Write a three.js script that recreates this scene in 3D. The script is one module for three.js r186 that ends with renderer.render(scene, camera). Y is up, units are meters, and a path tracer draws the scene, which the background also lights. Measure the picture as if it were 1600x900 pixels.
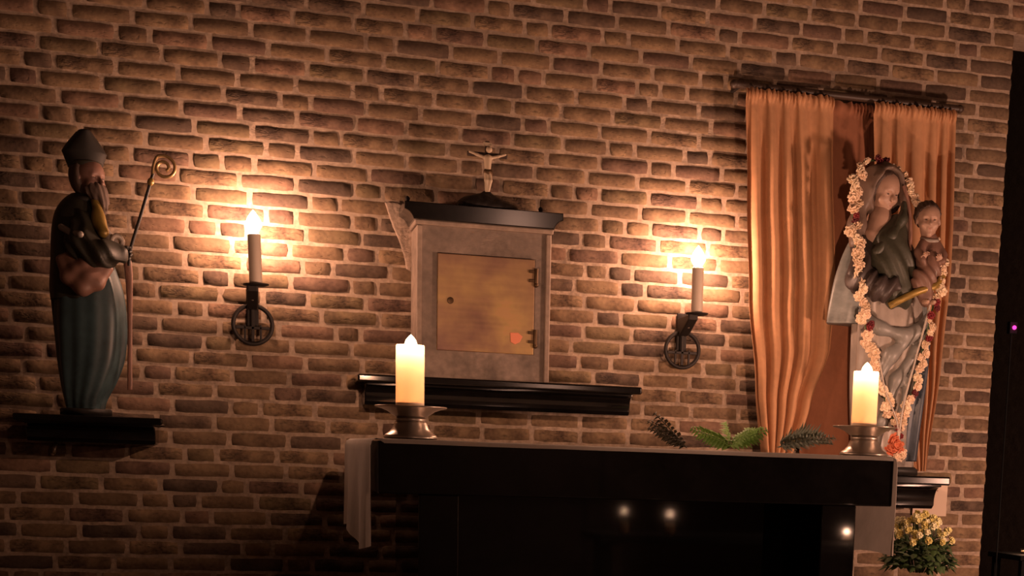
import * as THREE from 'three';
import { RoundedBoxGeometry } from 'three/addons/geometries/RoundedBoxGeometry.js';
import { MarchingCubes } from 'three/addons/objects/MarchingCubes.js';
import { ImprovedNoise } from 'three/addons/math/ImprovedNoise.js';
import { mergeGeometries, mergeVertices, toCreasedNormals } from 'three/addons/utils/BufferGeometryUtils.js';

// ------------------------------------------------------------------ camera, light, exposure
const scene = new THREE.Scene();
scene.background = new THREE.Color(0x000000);
const camera = new THREE.PerspectiveCamera(49.94, 16 / 9, 0.05, 60);
camera.position.set(-0.647, 1.02, 6.252);
camera.up.set(0.01066, 0.98759, -0.15672);
camera.lookAt(-0.647 + 0.28403, 1.02 - 0.15326, 6.252 - 0.94649);
camera.setViewOffset(3811.6, 2144, 831.2, 0, 1600, 900);   // the photograph is the upper part of a larger frame
camera.updateProjectionMatrix();
const renderer = new THREE.WebGLRenderer({ antialias: true });
renderer.toneMapping = THREE.LinearToneMapping;
renderer.toneMappingExposure = 1.28;
renderer.shadowMap.enabled = true;
const LIGHT = {
  sconce: 1.22, sconceColor: new THREE.Color(1, 0.51, 0.33),
  candle: 1.25, candleColor: new THREE.Color(1, 0.52, 0.33),
  lantern: 13, nave: 24, fillColor: new THREE.Color(1, 0.53, 0.36),  // lantern and nave: strengths of the added fill lamps
};

// ------------------------------------------------------------------ helpers
let seed = 7;
const rnd = () => { seed = (seed * 1664525 + 1013904223) >>> 0; return seed / 4294967296; };
const rr = (a, b) => a + (b - a) * rnd();
const perlin = new ImprovedNoise();
const fbm = (x, y, z, o = 4) => { let s = 0, a = 0.5; for (let i = 0; i < o; i++) { s += a * perlin.noise(x, y, z); x *= 2.03; y *= 2.03; z *= 2.03; a *= 0.5; } return s; };
const V = (x, y, z) => new THREE.Vector3(x, y, z);
const smooth = (a, b, x) => { const t = Math.min(1, Math.max(0, (x - a) / (b - a))); return t * t * (3 - 2 * t); };
const lerp = (a, b, t) => a + (b - a) * t;
const names = new Map();
function numbered(name) { const n = names.get(name) ?? 0; names.set(name, n + 1); return n ? name + '_' + String(n).padStart(3, '0') : name; }
function shadows(m) { m.castShadow = true; m.receiveShadow = true; return m; }
function thing(name, label, category, pos = [0, 0, 0], group) {
  const g = new THREE.Group(); g.name = numbered(name); g.position.set(...pos);
  g.userData = { label, category }; if (group) g.userData.group = group;
  scene.add(g); return g;
}
function part(name, geo, mat, parent, label) {
  const m = shadows(new THREE.Mesh(geo, mat)); m.name = parent === scene ? numbered(name) : name;
  if (parent !== scene) { let k = 0; for (const c of parent.children) if (c.name.replace(/_\d{3}$/, '') === name) k++; if (k) m.name = name + '_' + String(k).padStart(3, '0'); }
  if (label) m.userData.label = label;
  parent.add(m); return m;
}
function single(name, geo, mat, label, category, pos = [0, 0, 0], group) {
  const m = part(name, geo, mat, scene); m.position.set(...pos);
  m.userData = { label, category }; if (group) m.userData.group = group; return m;
}
function struct(name, geo, mat, parent = scene) { const m = part(name, geo, mat, parent); if (parent === scene) m.userData.kind = 'structure'; return m; }
const box = (w, h, d, x = 0, y = 0, z = 0) => new THREE.BoxGeometry(w, h, d).translate(x, y, z);
const rbox = (w, h, d, r, x = 0, y = 0, z = 0, s = 2) => new RoundedBoxGeometry(w, h, d, s, r).translate(x, y, z);
function plain(g) { const n = g.index ? g.toNonIndexed() : g.clone(); for (const k of Object.keys(n.attributes)) if (!['position', 'normal', 'uv'].includes(k)) n.deleteAttribute(k); if (!n.attributes.uv) n.setAttribute('uv', new THREE.BufferAttribute(new Float32Array(n.attributes.position.count * 2), 2)); if (!n.attributes.normal) n.computeVertexNormals(); return n; }
const join = (list) => mergeGeometries(list.map(plain));
const lathe = (pts, seg = 40) => new THREE.LatheGeometry(pts.map(([r, y]) => new THREE.Vector2(r, y)), seg);
const tube = (pts, r, seg = 40, rad = 8, closed = false) => new THREE.TubeGeometry(new THREE.CatmullRomCurve3(pts.map((p) => V(...p)), closed), seg, r, rad, closed);
function boxUV(g, s = 1) {   // uv in metres from the dominant axis
  const p = g.attributes.position, n = g.attributes.normal, uv = new Float32Array(p.count * 2);
  for (let i = 0; i < p.count; i++) {
    const ax = Math.abs(n.getX(i)), ay = Math.abs(n.getY(i)), az = Math.abs(n.getZ(i));
    const [u, v] = az >= ax && az >= ay ? [p.getX(i), p.getY(i)] : ax >= ay ? [p.getZ(i), p.getY(i)] : [p.getX(i), p.getZ(i)];
    uv[2 * i] = u * s; uv[2 * i + 1] = v * s;
  }
  g.setAttribute('uv', new THREE.BufferAttribute(uv, 2)); return g;
}
// closed loft: rings [y, xLeft, xRight, zBack, zFront], rippled by folds(theta, t)
function loft(rings, folds = () => 0, nu = 72, nv = 60, capped = true) {
  const R = rings, pos = [], idx = [], uv = [];
  const at = (t) => { const f = t * (R.length - 1), i = Math.min(R.length - 2, Math.floor(f)), s = f - i; const a = R[Math.max(0, i - 1)], b = R[i], c = R[i + 1], d = R[Math.min(R.length - 1, i + 2)];
    return b.map((_, k) => 0.5 * (2 * b[k] + (c[k] - a[k]) * s + (2 * a[k] - 5 * b[k] + 4 * c[k] - d[k]) * s * s + (3 * b[k] - a[k] - 3 * c[k] + d[k]) * s * s * s)); };
  for (let j = 0; j <= nv; j++) {
    const t = j / nv, [y, xl, xr, zb, zf] = at(t), cx = (xl + xr) / 2, cz = (zb + zf) / 2;
    for (let i = 0; i <= nu; i++) {
      const th = (i / nu) * Math.PI * 2, w = 1 + folds(th, t, y);
      pos.push(cx + Math.cos(th) * (xr - xl) / 2 * w, y, cz + Math.sin(th) * (zf - zb) / 2 * w); uv.push(i / nu, t);
    }
  }
  for (let j = 0; j < nv; j++) for (let i = 0; i < nu; i++) { const a = j * (nu + 1) + i, b = a + nu + 1; idx.push(a, b, a + 1, b, b + 1, a + 1); }
  if (capped) for (const j of [0, nv]) {
    const [y, xl, xr, zb, zf] = at(j / nv); const c = pos.length / 3; pos.push((xl + xr) / 2, y, (zb + zf) / 2); uv.push(0.5, 0.5);
    for (let i = 0; i < nu; i++) { const a = j * (nu + 1) + i; if (j) idx.push(c, a + 1, a); else idx.push(c, a, a + 1); }
  }
  const g = new THREE.BufferGeometry();
  g.setAttribute('position', new THREE.Float32BufferAttribute(pos, 3)); g.setAttribute('uv', new THREE.Float32BufferAttribute(uv, 2)); g.setIndex(idx);
  g.computeVertexNormals(); return g;
}
// implicit surfaces
const mcMat = new THREE.MeshStandardMaterial();
function implicit(sdf, centre, half, res = 56) {
  const mc = new MarchingCubes(res, mcMat, false, false, 120000), h = res / 2;
  mc.isolation = 0;
  for (let k = 0; k < res; k++) for (let j = 0; j < res; j++) for (let i = 0; i < res; i++)
    mc.field[i + j * res + k * res * res] = -sdf(centre[0] + (i - h) / h * half, centre[1] + (j - h) / h * half, centre[2] + (k - h) / h * half) / half;
  mc.update();
  let g = new THREE.BufferGeometry();
  g.setAttribute('position', new THREE.BufferAttribute(mc.positionArray.slice(0, mc.count * 3), 3));
  g = mergeVertices(g, 1e-5); g.computeVertexNormals();
  g.scale(half, half, half).translate(...centre);
  g.setAttribute('uv', new THREE.BufferAttribute(new Float32Array(g.attributes.position.count * 2), 2));
  return g;
}
const smin = (a, b, k) => { const h = Math.max(k - Math.abs(a - b), 0) / k; return Math.min(a, b) - h * h * k * 0.25; };
const smax = (a, b, k) => -smin(-a, -b, k);
const sph = (x, y, z, cx, cy, cz, r) => Math.hypot(x - cx, y - cy, z - cz) - r;
const ell = (x, y, z, cx, cy, cz, a, b, c) => { const px = (x - cx) / a, py = (y - cy) / b, pz = (z - cz) / c, k = Math.hypot(px, py, pz), q = Math.hypot(px / a, py / b, pz / c); return q < 1e-9 ? -Math.min(a, b, c) : k * (k - 1) / q; };
const cap = (x, y, z, a, b, ra, rb) => {
  const dx = b[0] - a[0], dy = b[1] - a[1], dz = b[2] - a[2], t = Math.min(1, Math.max(0, ((x - a[0]) * dx + (y - a[1]) * dy + (z - a[2]) * dz) / (dx * dx + dy * dy + dz * dz)));
  return Math.hypot(x - a[0] - dx * t, y - a[1] - dy * t, z - a[2] - dz * t) - (ra + (rb - ra) * t);
};
const chain = (pts, k) => (x, y, z) => { let d = 1e3; for (let i = 0; i + 1 < pts.length; i++) d = smin(d, cap(x, y, z, pts[i], pts[i + 1], pts[i][3], pts[i + 1][3]), k); return d; };

// ------------------------------------------------------------------ textures and materials
function texture(n, fn, srgb = false) {
  const d = new Uint8Array(n * n * 4);
  for (let j = 0; j < n; j++) for (let i = 0; i < n; i++) { const c = fn(i / n, j / n); for (let k = 0; k < 3; k++) d[(j * n + i) * 4 + k] = Math.max(0, Math.min(255, (Array.isArray(c) ? c[k] : c) * 255)); d[(j * n + i) * 4 + 3] = 255; }
  const t = new THREE.DataTexture(d, n, n); t.wrapS = t.wrapT = THREE.RepeatWrapping; t.magFilter = THREE.LinearFilter; t.minFilter = THREE.LinearMipmapLinearFilter; t.generateMipmaps = true;
  if (srgb) t.colorSpace = THREE.SRGBColorSpace; t.needsUpdate = true; return t;
}
// tileable noise: blend of four shifted samples
const tile = (f) => (u, v) => { const a = f(u, v), b = f(u - 1, v), c = f(u, v - 1), d = f(u - 1, v - 1); return lerp(lerp(a, b, u), lerp(c, d, u), v); };
const brickTone = tile((u, v) => fbm(u * 9, v * 9, 1.3, 5)), brickGrit = tile((u, v) => fbm(u * 40, v * 40, 5.1, 4)), creases = tile((u, v) => Math.abs(fbm(u * 7, v * 22, 8.2, 4)));
const brickMap = texture(512, (u, v) => { const t = brickTone(u, v), g = brickGrit(u, v), c = smooth(0.05, 0, creases(u, v)); const m = 0.86 + t * 0.55 + g * 0.3 - c * 0.22; return [m, m * (1 + t * 0.08), m * (1 + t * 0.05)]; }, true);
const brickBump = texture(512, (u, v) => 0.5 + brickTone(u, v) * 0.7 + brickGrit(u, v) * 0.5 - 0.5 * smooth(0.06, 0, creases(u, v)));
const mortarMap = texture(512, (u, v) => { const m = 0.88 + brickTone(u, v) * 0.35 + brickGrit(u, v) * 0.35; return [m, m, m * 0.99]; }, true);
for (const t of [brickMap, brickBump, mortarMap]) t.repeat.set(1 / 0.6, 1 / 0.6);
const clothMap = texture(512, (u, v) => { const m = 0.9 + brickTone(u, v) * 0.14 + brickGrit(u, v) * 0.08; return [m, m, m]; }, true);
const clothBump = texture(512, (u, v) => 0.5 + 0.4 * brickGrit(u, v) + 0.3 * brickTone(u, v));
const stoneMap = texture(512, (u, v) => { const m = 0.88 + brickTone(u, v) * 0.4 + brickGrit(u, v) * 0.25; return [m, m, m]; }, true);
const brassMap = texture(512, (u, v) => { const t = tile((a, b) => fbm(a * 4, b * 4, 3.7, 5))(u, v), s = tile((a, b) => fbm(a * 3, b * 60, 2.2, 3))(u, v); const m = 0.86 + t * 0.85 + s * 0.12; return [m, m * (1 + t * 0.25), m * (1 - t * 0.5)]; }, true);
const paintMap = texture(512, (u, v) => { const m = 0.86 + brickTone(u, v) * 0.5 + brickGrit(u, v) * 0.15; return [m, m, m]; }, true);
const std = (r, g, b, o = {}) => new THREE.MeshStandardMaterial({ color: new THREE.Color().setRGB(r, g, b), roughness: 0.7, ...o });
const phys = (r, g, b, o = {}) => new THREE.MeshPhysicalMaterial({ color: new THREE.Color().setRGB(r, g, b), roughness: 0.7, ...o });
const brickTones = [[0.26, 0.17, 0.098], [0.23, 0.15, 0.088], [0.29, 0.19, 0.108], [0.195, 0.118, 0.082], [0.165, 0.108, 0.072], [0.28, 0.168, 0.11], [0.225, 0.155, 0.085], [0.135, 0.09, 0.062]];
const M = {
  mortar: std(0.50, 0.38, 0.29, { map: mortarMap, bumpMap: brickBump, bumpScale: 0.0015, roughness: 0.95 }),
  brick: brickTones.map((c) => std(...c, { map: brickMap, bumpMap: brickBump, bumpScale: 0.0022, roughness: 0.9 })),
  brickMany: std(1, 1, 1, { map: brickMap, bumpMap: brickBump, bumpScale: 0.0022, roughness: 0.9, vertexColors: true }),
  plaster: std(0.15, 0.11, 0.085, { map: mortarMap, roughness: 0.95 }),
  patch: std(0.5, 0.38, 0.3, { map: mortarMap, bumpMap: brickBump, bumpScale: 0.004, roughness: 0.95 }),
  tiles: std(0.10, 0.07, 0.052, { map: stoneMap, roughness: 0.45 }),
  darkWood: std(0.05, 0.03, 0.02, { roughness: 0.5 }),
  granite: phys(0.006, 0.0055, 0.0055, { roughness: 0.045, map: stoneMap }),
  blackMarble: phys(0.009, 0.008, 0.0075, { roughness: 0.1, map: stoneMap }),
  stone: std(0.30, 0.235, 0.19, { map: stoneMap, bumpMap: brickBump, bumpScale: 0.0015, roughness: 0.75 }),
  stoneEdge: std(0.42, 0.32, 0.25, { map: stoneMap, roughness: 0.7 }),
  brass: std(0.48, 0.305, 0.165, { map: brassMap, metalness: 0.35, roughness: 0.5 }),
  bronze: std(0.10, 0.06, 0.03, { metalness: 0.7, roughness: 0.5 }),
  iron: std(0.025, 0.02, 0.018, { metalness: 0.4, roughness: 0.55 }),
  silver: std(0.50, 0.43, 0.36, { metalness: 0.8, roughness: 0.33 }),
  linen: phys(0.62, 0.54, 0.46, { transmission: 0.25, thickness: 0, map: clothMap, bumpMap: clothBump, bumpScale: 0.0006, roughness: 0.95, side: THREE.DoubleSide }),
  wax: phys(0.82, 0.63, 0.40, { transmission: 0.11, roughness: 1, thickness: 0, side: THREE.DoubleSide }),
  waxSolid: std(0.85, 0.72, 0.52, { roughness: 0.6 }),
  plastic: std(0.62, 0.52, 0.42, { roughness: 0.5 }),
  wick: std(0.02, 0.015, 0.01),
  flame: std(0, 0, 0, { emissive: new THREE.Color(1, 0.72, 0.36), emissiveIntensity: 9 }),
  bulb: std(0, 0, 0, { emissive: new THREE.Color(1, 0.72, 0.38), emissiveIntensity: 7 }),
  curtain: phys(0.63, 0.335, 0.17, { map: clothMap, bumpMap: clothBump, bumpScale: 0.0005, roughness: 0.85, sheen: 0.3, sheenColor: new THREE.Color(0.7, 0.42, 0.25), sheenRoughness: 0.6, side: THREE.DoubleSide }),
  ivory: std(0.46, 0.36, 0.25, { roughness: 0.45 }),
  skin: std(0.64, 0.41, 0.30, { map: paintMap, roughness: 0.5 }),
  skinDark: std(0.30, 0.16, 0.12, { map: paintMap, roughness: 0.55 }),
  hair: std(0.05, 0.028, 0.018, { roughness: 0.6 }),
  beard: std(0.085, 0.055, 0.042, { roughness: 0.75 }),
};
M.shadedCurtain = phys(0.40, 0.165, 0.085, { map: clothMap, bumpMap: clothBump, bumpScale: 0.0005, roughness: 0.9, side: THREE.DoubleSide });  // curtain cloth darkened, shade behind the statue put into its colour

// ------------------------------------------------------------------ the room
const COURSE = 0.0625, TOP0 = 2.559, EDGE = 2.65, LINTEL = TOP0 + 6 * COURSE;
const wall = struct('wall_back', (() => {
  const sh = new THREE.Shape(); sh.moveTo(-3.2, 0); sh.lineTo(EDGE - 0.012, 0); sh.lineTo(EDGE - 0.012, LINTEL - 0.03); sh.quadraticCurveTo(EDGE - 0.012, LINTEL + 0.012, EDGE + 0.04, LINTEL + 0.012);
  sh.lineTo(4.4, LINTEL + 0.012); sh.lineTo(4.4, 4.6); sh.lineTo(-3.2, 4.6); sh.closePath();
  const g = new THREE.ExtrudeGeometry(sh, { depth: 0.28, bevelEnabled: false }).translate(0, 0, -0.284); return boxUV(g);
})(), M.mortar);
struct('floor', boxUV(box(7.6, 0.2, 15, 0.6, -0.1, 2)), M.tiles);
struct('ceiling', boxUV(box(8.2, 0.2, 15, 0.6, 4.7, 2)), M.darkWood);
struct('wall_left', boxUV(box(0.2, 4.6, 15, -3.3, 2.3, 2)), M.plaster);
struct('wall_right', boxUV(box(0.2, 4.6, 15, 4.5, 2.3, 2)), M.plaster);
struct('wall_front', boxUV(box(7.6, 4.6, 0.2, 0.6, 2.3, 9.6)), M.darkWood);
struct('wall_side_chapel', boxUV(box(7.6, 4.6, 0.2, 0.6, 2.3, -5.6)), M.darkWood);

// brick wall in a wild bond: each row starts at its first joint, then brick lengths in millimetres, from left to right
const BOND = [
  [-2496, 214, 215, 107, 214, 215, 214, 215, 214, 215, 214, 215, 214, 107, 215, 214, 215, 214, 215, 214, 215, 107, 214, 209, 209, 210, 209, 209, 209, 209, 209, 209, 209, 209],
  [-2494, 214, 107, 215, 214, 215, 107, 107, 214, 215, 107, 214, 107, 215, 107, 214, 215, 214, 107, 215, 214, 215, 206, 205, 217, 201, 226, 225, 112],
  [-2311, 215, 214, 215, 214, 215, 214, 215, 214, 215, 214, 215, 214, 215, 214, 105, 210, 208, 210, 209, 192, 104, 222, 216, 106, 176],
  [-2503, 214, 215, 107, 214, 215, 214, 215, 214, 215, 214, 215, 107, 214, 219, 101, 221, 217, 220, 212, 99, 230, 203, 209, 213, 216, 220],
  [-2343, 215, 214, 215, 214, 215, 214, 215, 107, 107, 214, 217, 211, 219, 210, 105, 220, 109, 211, 220, 208, 109, 221, 209, 216, 214, 164],
  [-2399, 107, 107, 214, 215, 107, 214, 215, 214, 225, 114, 202, 231, 202, 113, 205, 209, 218, 220, 216, 213, 213, 216, 210, 218, 214, 217],
  [-2459, 214, 215, 214, 215, 214, 117, 221, 209, 219, 212, 224, 112, 223, 194, 214, 205, 222, 206, 113, 216, 217, 213, 106, 214, 214, 166],
  [-2504, 214, 107, 215, 107, 214, 107, 215, 217, 118, 216, 216, 222, 219, 212, 211, 108, 112, 214, 180, 101, 116, 213, 216, 217, 216, 216, 217, 218],
  [-2349, 214, 215, 107, 214, 215, 215, 221, 212, 118, 207, 220, 203, 217, 219, 216, 203, 108, 215, 216, 216, 216, 217, 216, 216, 163],
  [-2403, 214, 107, 107, 107, 215, 214, 110, 215, 225, 215, 218, 218, 112, 209, 206, 113, 200, 216, 217, 211, 216, 216, 216, 215, 216, 108, 217],
  [-2349, 215, 214, 215, 214, 107, 221, 217, 220, 211, 117, 213, 214, 214, 201, 106, 216, 211, 219, 216, 216, 216, 215, 216, 216, 159],
  [-2387, 214, 107, 107, 107, 215, 107, 214, 218, 218, 214, 214, 224, 200, 218, 211, 212, 191, 113, 219, 111, 215, 107, 215, 215, 215, 215, 221],
  [-2344, 107, 215, 214, 215, 214, 111, 215, 219, 213, 223, 114, 211, 212, 202, 202, 224, 216, 105, 213, 214, 215, 215, 107, 214, 215, 169],
  [-2307, 107, 215, 214, 215, 107, 205, 232, 220, 223, 118, 216, 208, 213, 103, 206, 221, 216, 221, 215, 214, 215, 214, 214, 214, 211],
  [-2350, 214, 215, 214, 107, 215, 214, 107, 216, 115, 119, 226, 212, 216, 206, 113, 200, 105, 108, 212, 221, 111, 212, 212, 213, 212, 106, 212, 167],
  [-2308, 214, 215, 107, 107, 214, 114, 215, 226, 225, 214, 222, 112, 212, 211, 212, 216, 221, 207, 220, 214, 213, 213, 214, 213, 207],
  [-2470, 215, 214, 215, 214, 215, 226, 113, 216, 209, 228, 114, 214, 214, 214, 214, 214, 107, 110, 216, 105, 212, 212, 212, 212, 212, 117, 156],
  [-2320, 215, 214, 215, 214, 226, 226, 211, 228, 113, 217, 104, 209, 209, 209, 209, 112, 221, 219, 215, 215, 215, 215, 214, 108, 217],
  [-2375, 214, 107, 215, 214, 215, 111, 222, 210, 115, 110, 221, 215, 212, 212, 212, 211, 225, 219, 216, 216, 107, 216, 216, 216, 216, 162],
  [-2425, 215, 214, 107, 215, 107, 214, 215, 214, 223, 218, 216, 122, 216, 216, 215, 216, 97, 108, 208, 224, 219, 220, 220, 220, 220, 196],
  [-2378, 215, 214, 215, 214, 215, 214, 215, 218, 224, 117, 226, 218, 109, 218, 219, 196, 112, 217, 215, 215, 215, 216, 107, 215, 113, 156],
  [-2325, 215, 214, 215, 214, 215, 107, 107, 220, 112, 226, 233, 105, 215, 215, 215, 215, 223, 207, 214, 214, 213, 214, 214, 213, 220],
  [-2372, 215, 214, 215, 214, 215, 214, 107, 230, 164, 170, 226, 212, 106, 212, 212, 212, 112, 212, 221, 214, 107, 215, 214, 214, 214, 161],
  [-2310, 214, 215, 214, 107, 215, 214, 215, 113, 219, 222, 228, 212, 213, 212, 213, 211, 206, 220, 215, 216, 215, 215, 215, 221],
  [-2367, 107, 107, 215, 214, 215, 214, 107, 215, 223, 222, 224, 98, 218, 218, 217, 218, 220, 195, 237, 215, 214, 214, 214, 215, 106, 155],
  [-2317, 215, 214, 215, 214, 215, 214, 219, 110, 224, 233, 210, 105, 209, 210, 209, 140, 201, 210, 140, 209, 209, 209, 209, 209, 215],
  [-2359, 215, 214, 107, 215, 214, 107, 215, 214, 218, 215, 225, 214, 107, 214, 214, 215, 209, 218, 218, 218, 217, 218, 218, 217, 153],
  [-2436, 215, 214, 215, 107, 214, 215, 214, 114, 222, 218, 214, 218, 217, 218, 218, 109, 218, 217, 210, 223, 222, 222, 222, 223, 187],
  [-2494, 215, 214, 215, 214, 215, 214, 215, 219, 220, 120, 218, 218, 217, 109, 218, 218, 218, 219, 217, 217, 218, 217, 218, 217, 144],
  [-2326, 214, 215, 214, 107, 215, 107, 107, 214, 220, 113, 212, 229, 217, 217, 217, 217, 217, 217, 217, 217, 217, 217, 217, 217, 205],
  [-2493, 214, 215, 214, 215, 214, 215, 214, 215, 221, 219, 210, 209, 210, 210, 209, 210, 209, 210, 210, 209, 210, 209, 210, 114, 148],
  [-2446, 215, 214, 215, 214, 215, 214, 215, 222, 228, 219, 209, 209, 208, 209, 209, 208, 209, 208, 209, 209, 208, 209, 208, 213],
  [-2392, 215, 214, 215, 214, 215, 214, 215, 121, 232, 211, 216, 216, 215, 216, 216, 215, 216, 215, 216, 216, 215, 216, 216, 172],
  [-2340, 214, 107, 215, 214, 215, 214, 222, 227, 209, 217, 216, 216, 216, 216, 217, 216, 216, 216, 216, 217, 216, 216, 216, 126],
  [-2396, 214, 215, 107, 107, 107, 214, 228, 219, 224, 103, 215, 216, 215, 215, 215, 216, 107, 215, 216, 215, 215, 215, 216, 215, 215, 187],
  [-2363, 215, 214, 215, 214, 208, 235, 115, 107, 221, 224, 216, 216, 217, 216, 216, 216, 216, 216, 217, 216, 108, 216, 216, 216, 127],
  [-2404, 215, 214, 215, 214, 215, 213, 215, 110, 219, 222, 215, 214, 214, 215, 214, 215, 214, 214, 215, 214, 215, 214, 215, 214],
  [-2364, 214, 215, 214, 215, 219, 220, 116, 222, 222, 219, 210, 210, 210, 209, 210, 210, 210, 210, 210, 210, 209, 210, 210, 210],
  [-2410, 215, 214, 215, 214, 215, 224, 199, 242, 112, 218, 214, 213, 214, 214, 214, 213, 214, 214, 213, 214, 214, 214, 213, 214],
  [-2452, 215, 214, 215, 214, 215, 214, 214, 217, 226, 106, 218, 218, 218, 218, 218, 218, 218, 218, 218, 218, 218, 218, 218, 218],
  [-2505, 214, 215, 214, 215, 107, 107, 214, 215, 214, 215, 214, 215, 214, 215, 216, 215, 215, 215, 215, 215, 215, 216, 215, 215, 215],
];
function brickShape(len, variant) {   // a hand-moulded face: slightly pillowed, uneven outline, sides run back into the mortar
  const nx = len > 0.15 ? 5 : 3, ny = 2, h = 0.0525, pos = [], idx = [], uv = [], ou = variant * 0.137, ov = variant * 0.231;
  const r0 = seed; seed = 991 + variant * 77 + nx;
  const jit = (a) => rr(-a, a), row = nx + 1;
  for (let j = 0; j <= ny; j++) for (let i = 0; i <= nx; i++) {
    const u = i / nx - 0.5, v = j / ny - 0.5, eu = Math.abs(u) > 0.49, ev = Math.abs(v) > 0.49;
    const x = u * (len - 0.006) + jit(eu ? 0.0018 : 0.006) - (eu && ev ? Math.sign(u) * 0.003 : 0), y = v * (h - 0.004) + jit(0.0022) - (eu && ev ? Math.sign(v) * 0.002 : 0);
    pos.push(x, y, (eu || ev ? -0.0012 : 0.0008) + jit(0.0008)); uv.push(ou + x, ov + y);
  }
  const ring = []; for (let i = 0; i < nx; i++) ring.push(i); for (let j = 0; j < ny; j++) ring.push(j * row + nx); for (let i = nx; i > 0; i--) ring.push(ny * row + i); for (let j = ny; j > 0; j--) ring.push(j * row);
  const first = pos.length / 3;
  for (const q of ring) { const x = pos[q * 3], y = pos[q * 3 + 1]; pos.push(x + Math.sign(x) * 0.0032 * (Math.abs(x) > len * 0.48 ? 1 : 0), y + Math.sign(y) * 0.0028 * (Math.abs(y) > h * 0.4 ? 1 : 0), -0.014); uv.push(ou + x * 1.03, ov + y * 1.2); }
  for (let j = 0; j < ny; j++) for (let i = 0; i < nx; i++) { const a = j * row + i; idx.push(a, a + 1, a + row, a + 1, a + row + 1, a + row); }
  ring.forEach((q, i) => { const n = (i + 1) % ring.length; idx.push(q, first + i, ring[n], ring[n], first + i, first + n); });
  seed = r0;
  const g = new THREE.BufferGeometry(); g.setAttribute('position', new THREE.Float32BufferAttribute(pos, 3)); g.setAttribute('uv', new THREE.Float32BufferAttribute(uv, 2)); g.setIndex(idx); g.computeVertexNormals(); return g;
}
const stretchers = Array.from({ length: 7 }, (_, i) => brickShape(0.204, i)), headers = Array.from({ length: 5 }, (_, i) => brickShape(0.098, i + 7));
const bricks = [];
for (let k = -32; k <= 40; k++) {
  let row = BOND[k + 7];
  if (!row) { row = [-2300 - Math.floor(rr(0, 214))]; let x = row[0]; const end = k < -6 ? 4400 : EDGE * 1000; while (x < end - 110) { const w = Math.min(rnd() < 0.7 ? 215 : 107, end - x); row.push(w); x += w; } }
  let a = row[0] / 1000; const back = []; while (a > -3.15) { const w = rnd() < 0.75 ? 0.215 : 0.107; back.push([a - w, a]); a -= w; }
  a = row[0] / 1000;
  const spans = back.concat(row.slice(1).map((w) => { const s = [a, a + w / 1000]; a = s[1]; return s; }));
  if (k < -6) while (a < 4.2) { spans.push([a, a + 0.215]); a += 0.215; }
  for (const [x0, x1] of spans) bricks.push({ x: (x0 + x1) / 2, y: TOP0 - (k + 0.5) * COURSE + 0.004 * fbm(x0 * 1.3, k * 0.9, 4, 2), len: x1 - x0 - 0.0095 - rr(0, 0.004) - 0.001, k, end: Math.abs(x1 - EDGE) < 0.01 });
}
const hiddenBehind = (x, y) => (x > 0 && x < 0.53 && y > 1.2 && y < 1.93) || (x > 1.42 && x < 2.24 && y < 2.55) || (y < 1.02 && x > -0.3) || x < -1.62 || y > 3.1 || (x > -1.3 && x < -1.1 && y > 1.0 && y < 2.1);
camera.updateMatrixWorld(true);
for (const b of bricks) { const d = V(b.x, b.y, 0).distanceTo(camera.position); b.size = hiddenBehind(b.x, b.y) ? 0 : b.len / (d * d); b.tone = Math.floor(rnd() * 8); b.v = Math.floor(rnd() * 35); b.turn = rr(-0.012, 0.012); b.proud = rr(-0.0014, 0.0014); if (rnd() < 0.35) b.tone = Math.floor(rnd() * 3); }
bricks.sort((p, q) => q.size - p.size);
const many = [], mtx = new THREE.Object3D();
bricks.forEach((b, i) => {
  const long = b.len > 0.15, g = long ? stretchers[b.v % 7] : headers[b.v % 5];
  mtx.position.set(b.x, b.y, b.proud); mtx.rotation.set(0, b.turn * 0.6, b.turn); mtx.scale.set(b.len / (long ? 0.204 : 0.098), 1 + ((b.v * 7) % 5 - 2) * 0.012, 1);
  if (i < 300) { const m = part('brick', g, M.brick[b.tone], wall); m.position.copy(mtx.position); m.rotation.copy(mtx.rotation); m.scale.copy(mtx.scale); }
  else {
    mtx.updateMatrix(); const c = plain(g).applyMatrix4(mtx.matrix), t = brickTones[b.tone], col = new Float32Array(c.attributes.position.count * 3);
    for (let q = 0; q < col.length; q += 3) { col[q] = t[0]; col[q + 1] = t[1]; col[q + 2] = t[2]; }
    c.setAttribute('color', new THREE.BufferAttribute(col, 3)); many.push(c);
  }
});
part('brickwork', mergeGeometries(many), M.brickMany, wall).userData.kind = 'stuff';
{ // smear of mortar beside the top of the stone frame
  const sh = new THREE.Shape(); sh.moveTo(-0.105, 1.985); sh.quadraticCurveTo(-0.06, 1.99, -0.02, 1.97); sh.lineTo(0.02, 1.93); sh.lineTo(0.02, 1.72); sh.lineTo(-0.02, 1.74); sh.quadraticCurveTo(-0.035, 1.83, -0.075, 1.90); sh.closePath();
  part('mortar_patch', boxUV(new THREE.ExtrudeGeometry(sh, { depth: 0.012, bevelEnabled: true, bevelSize: 0.006, bevelThickness: 0.004, bevelSegments: 2 }).translate(0, 0, -0.006)), M.patch, wall, 'pale mortar smeared over the bricks');
}

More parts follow.
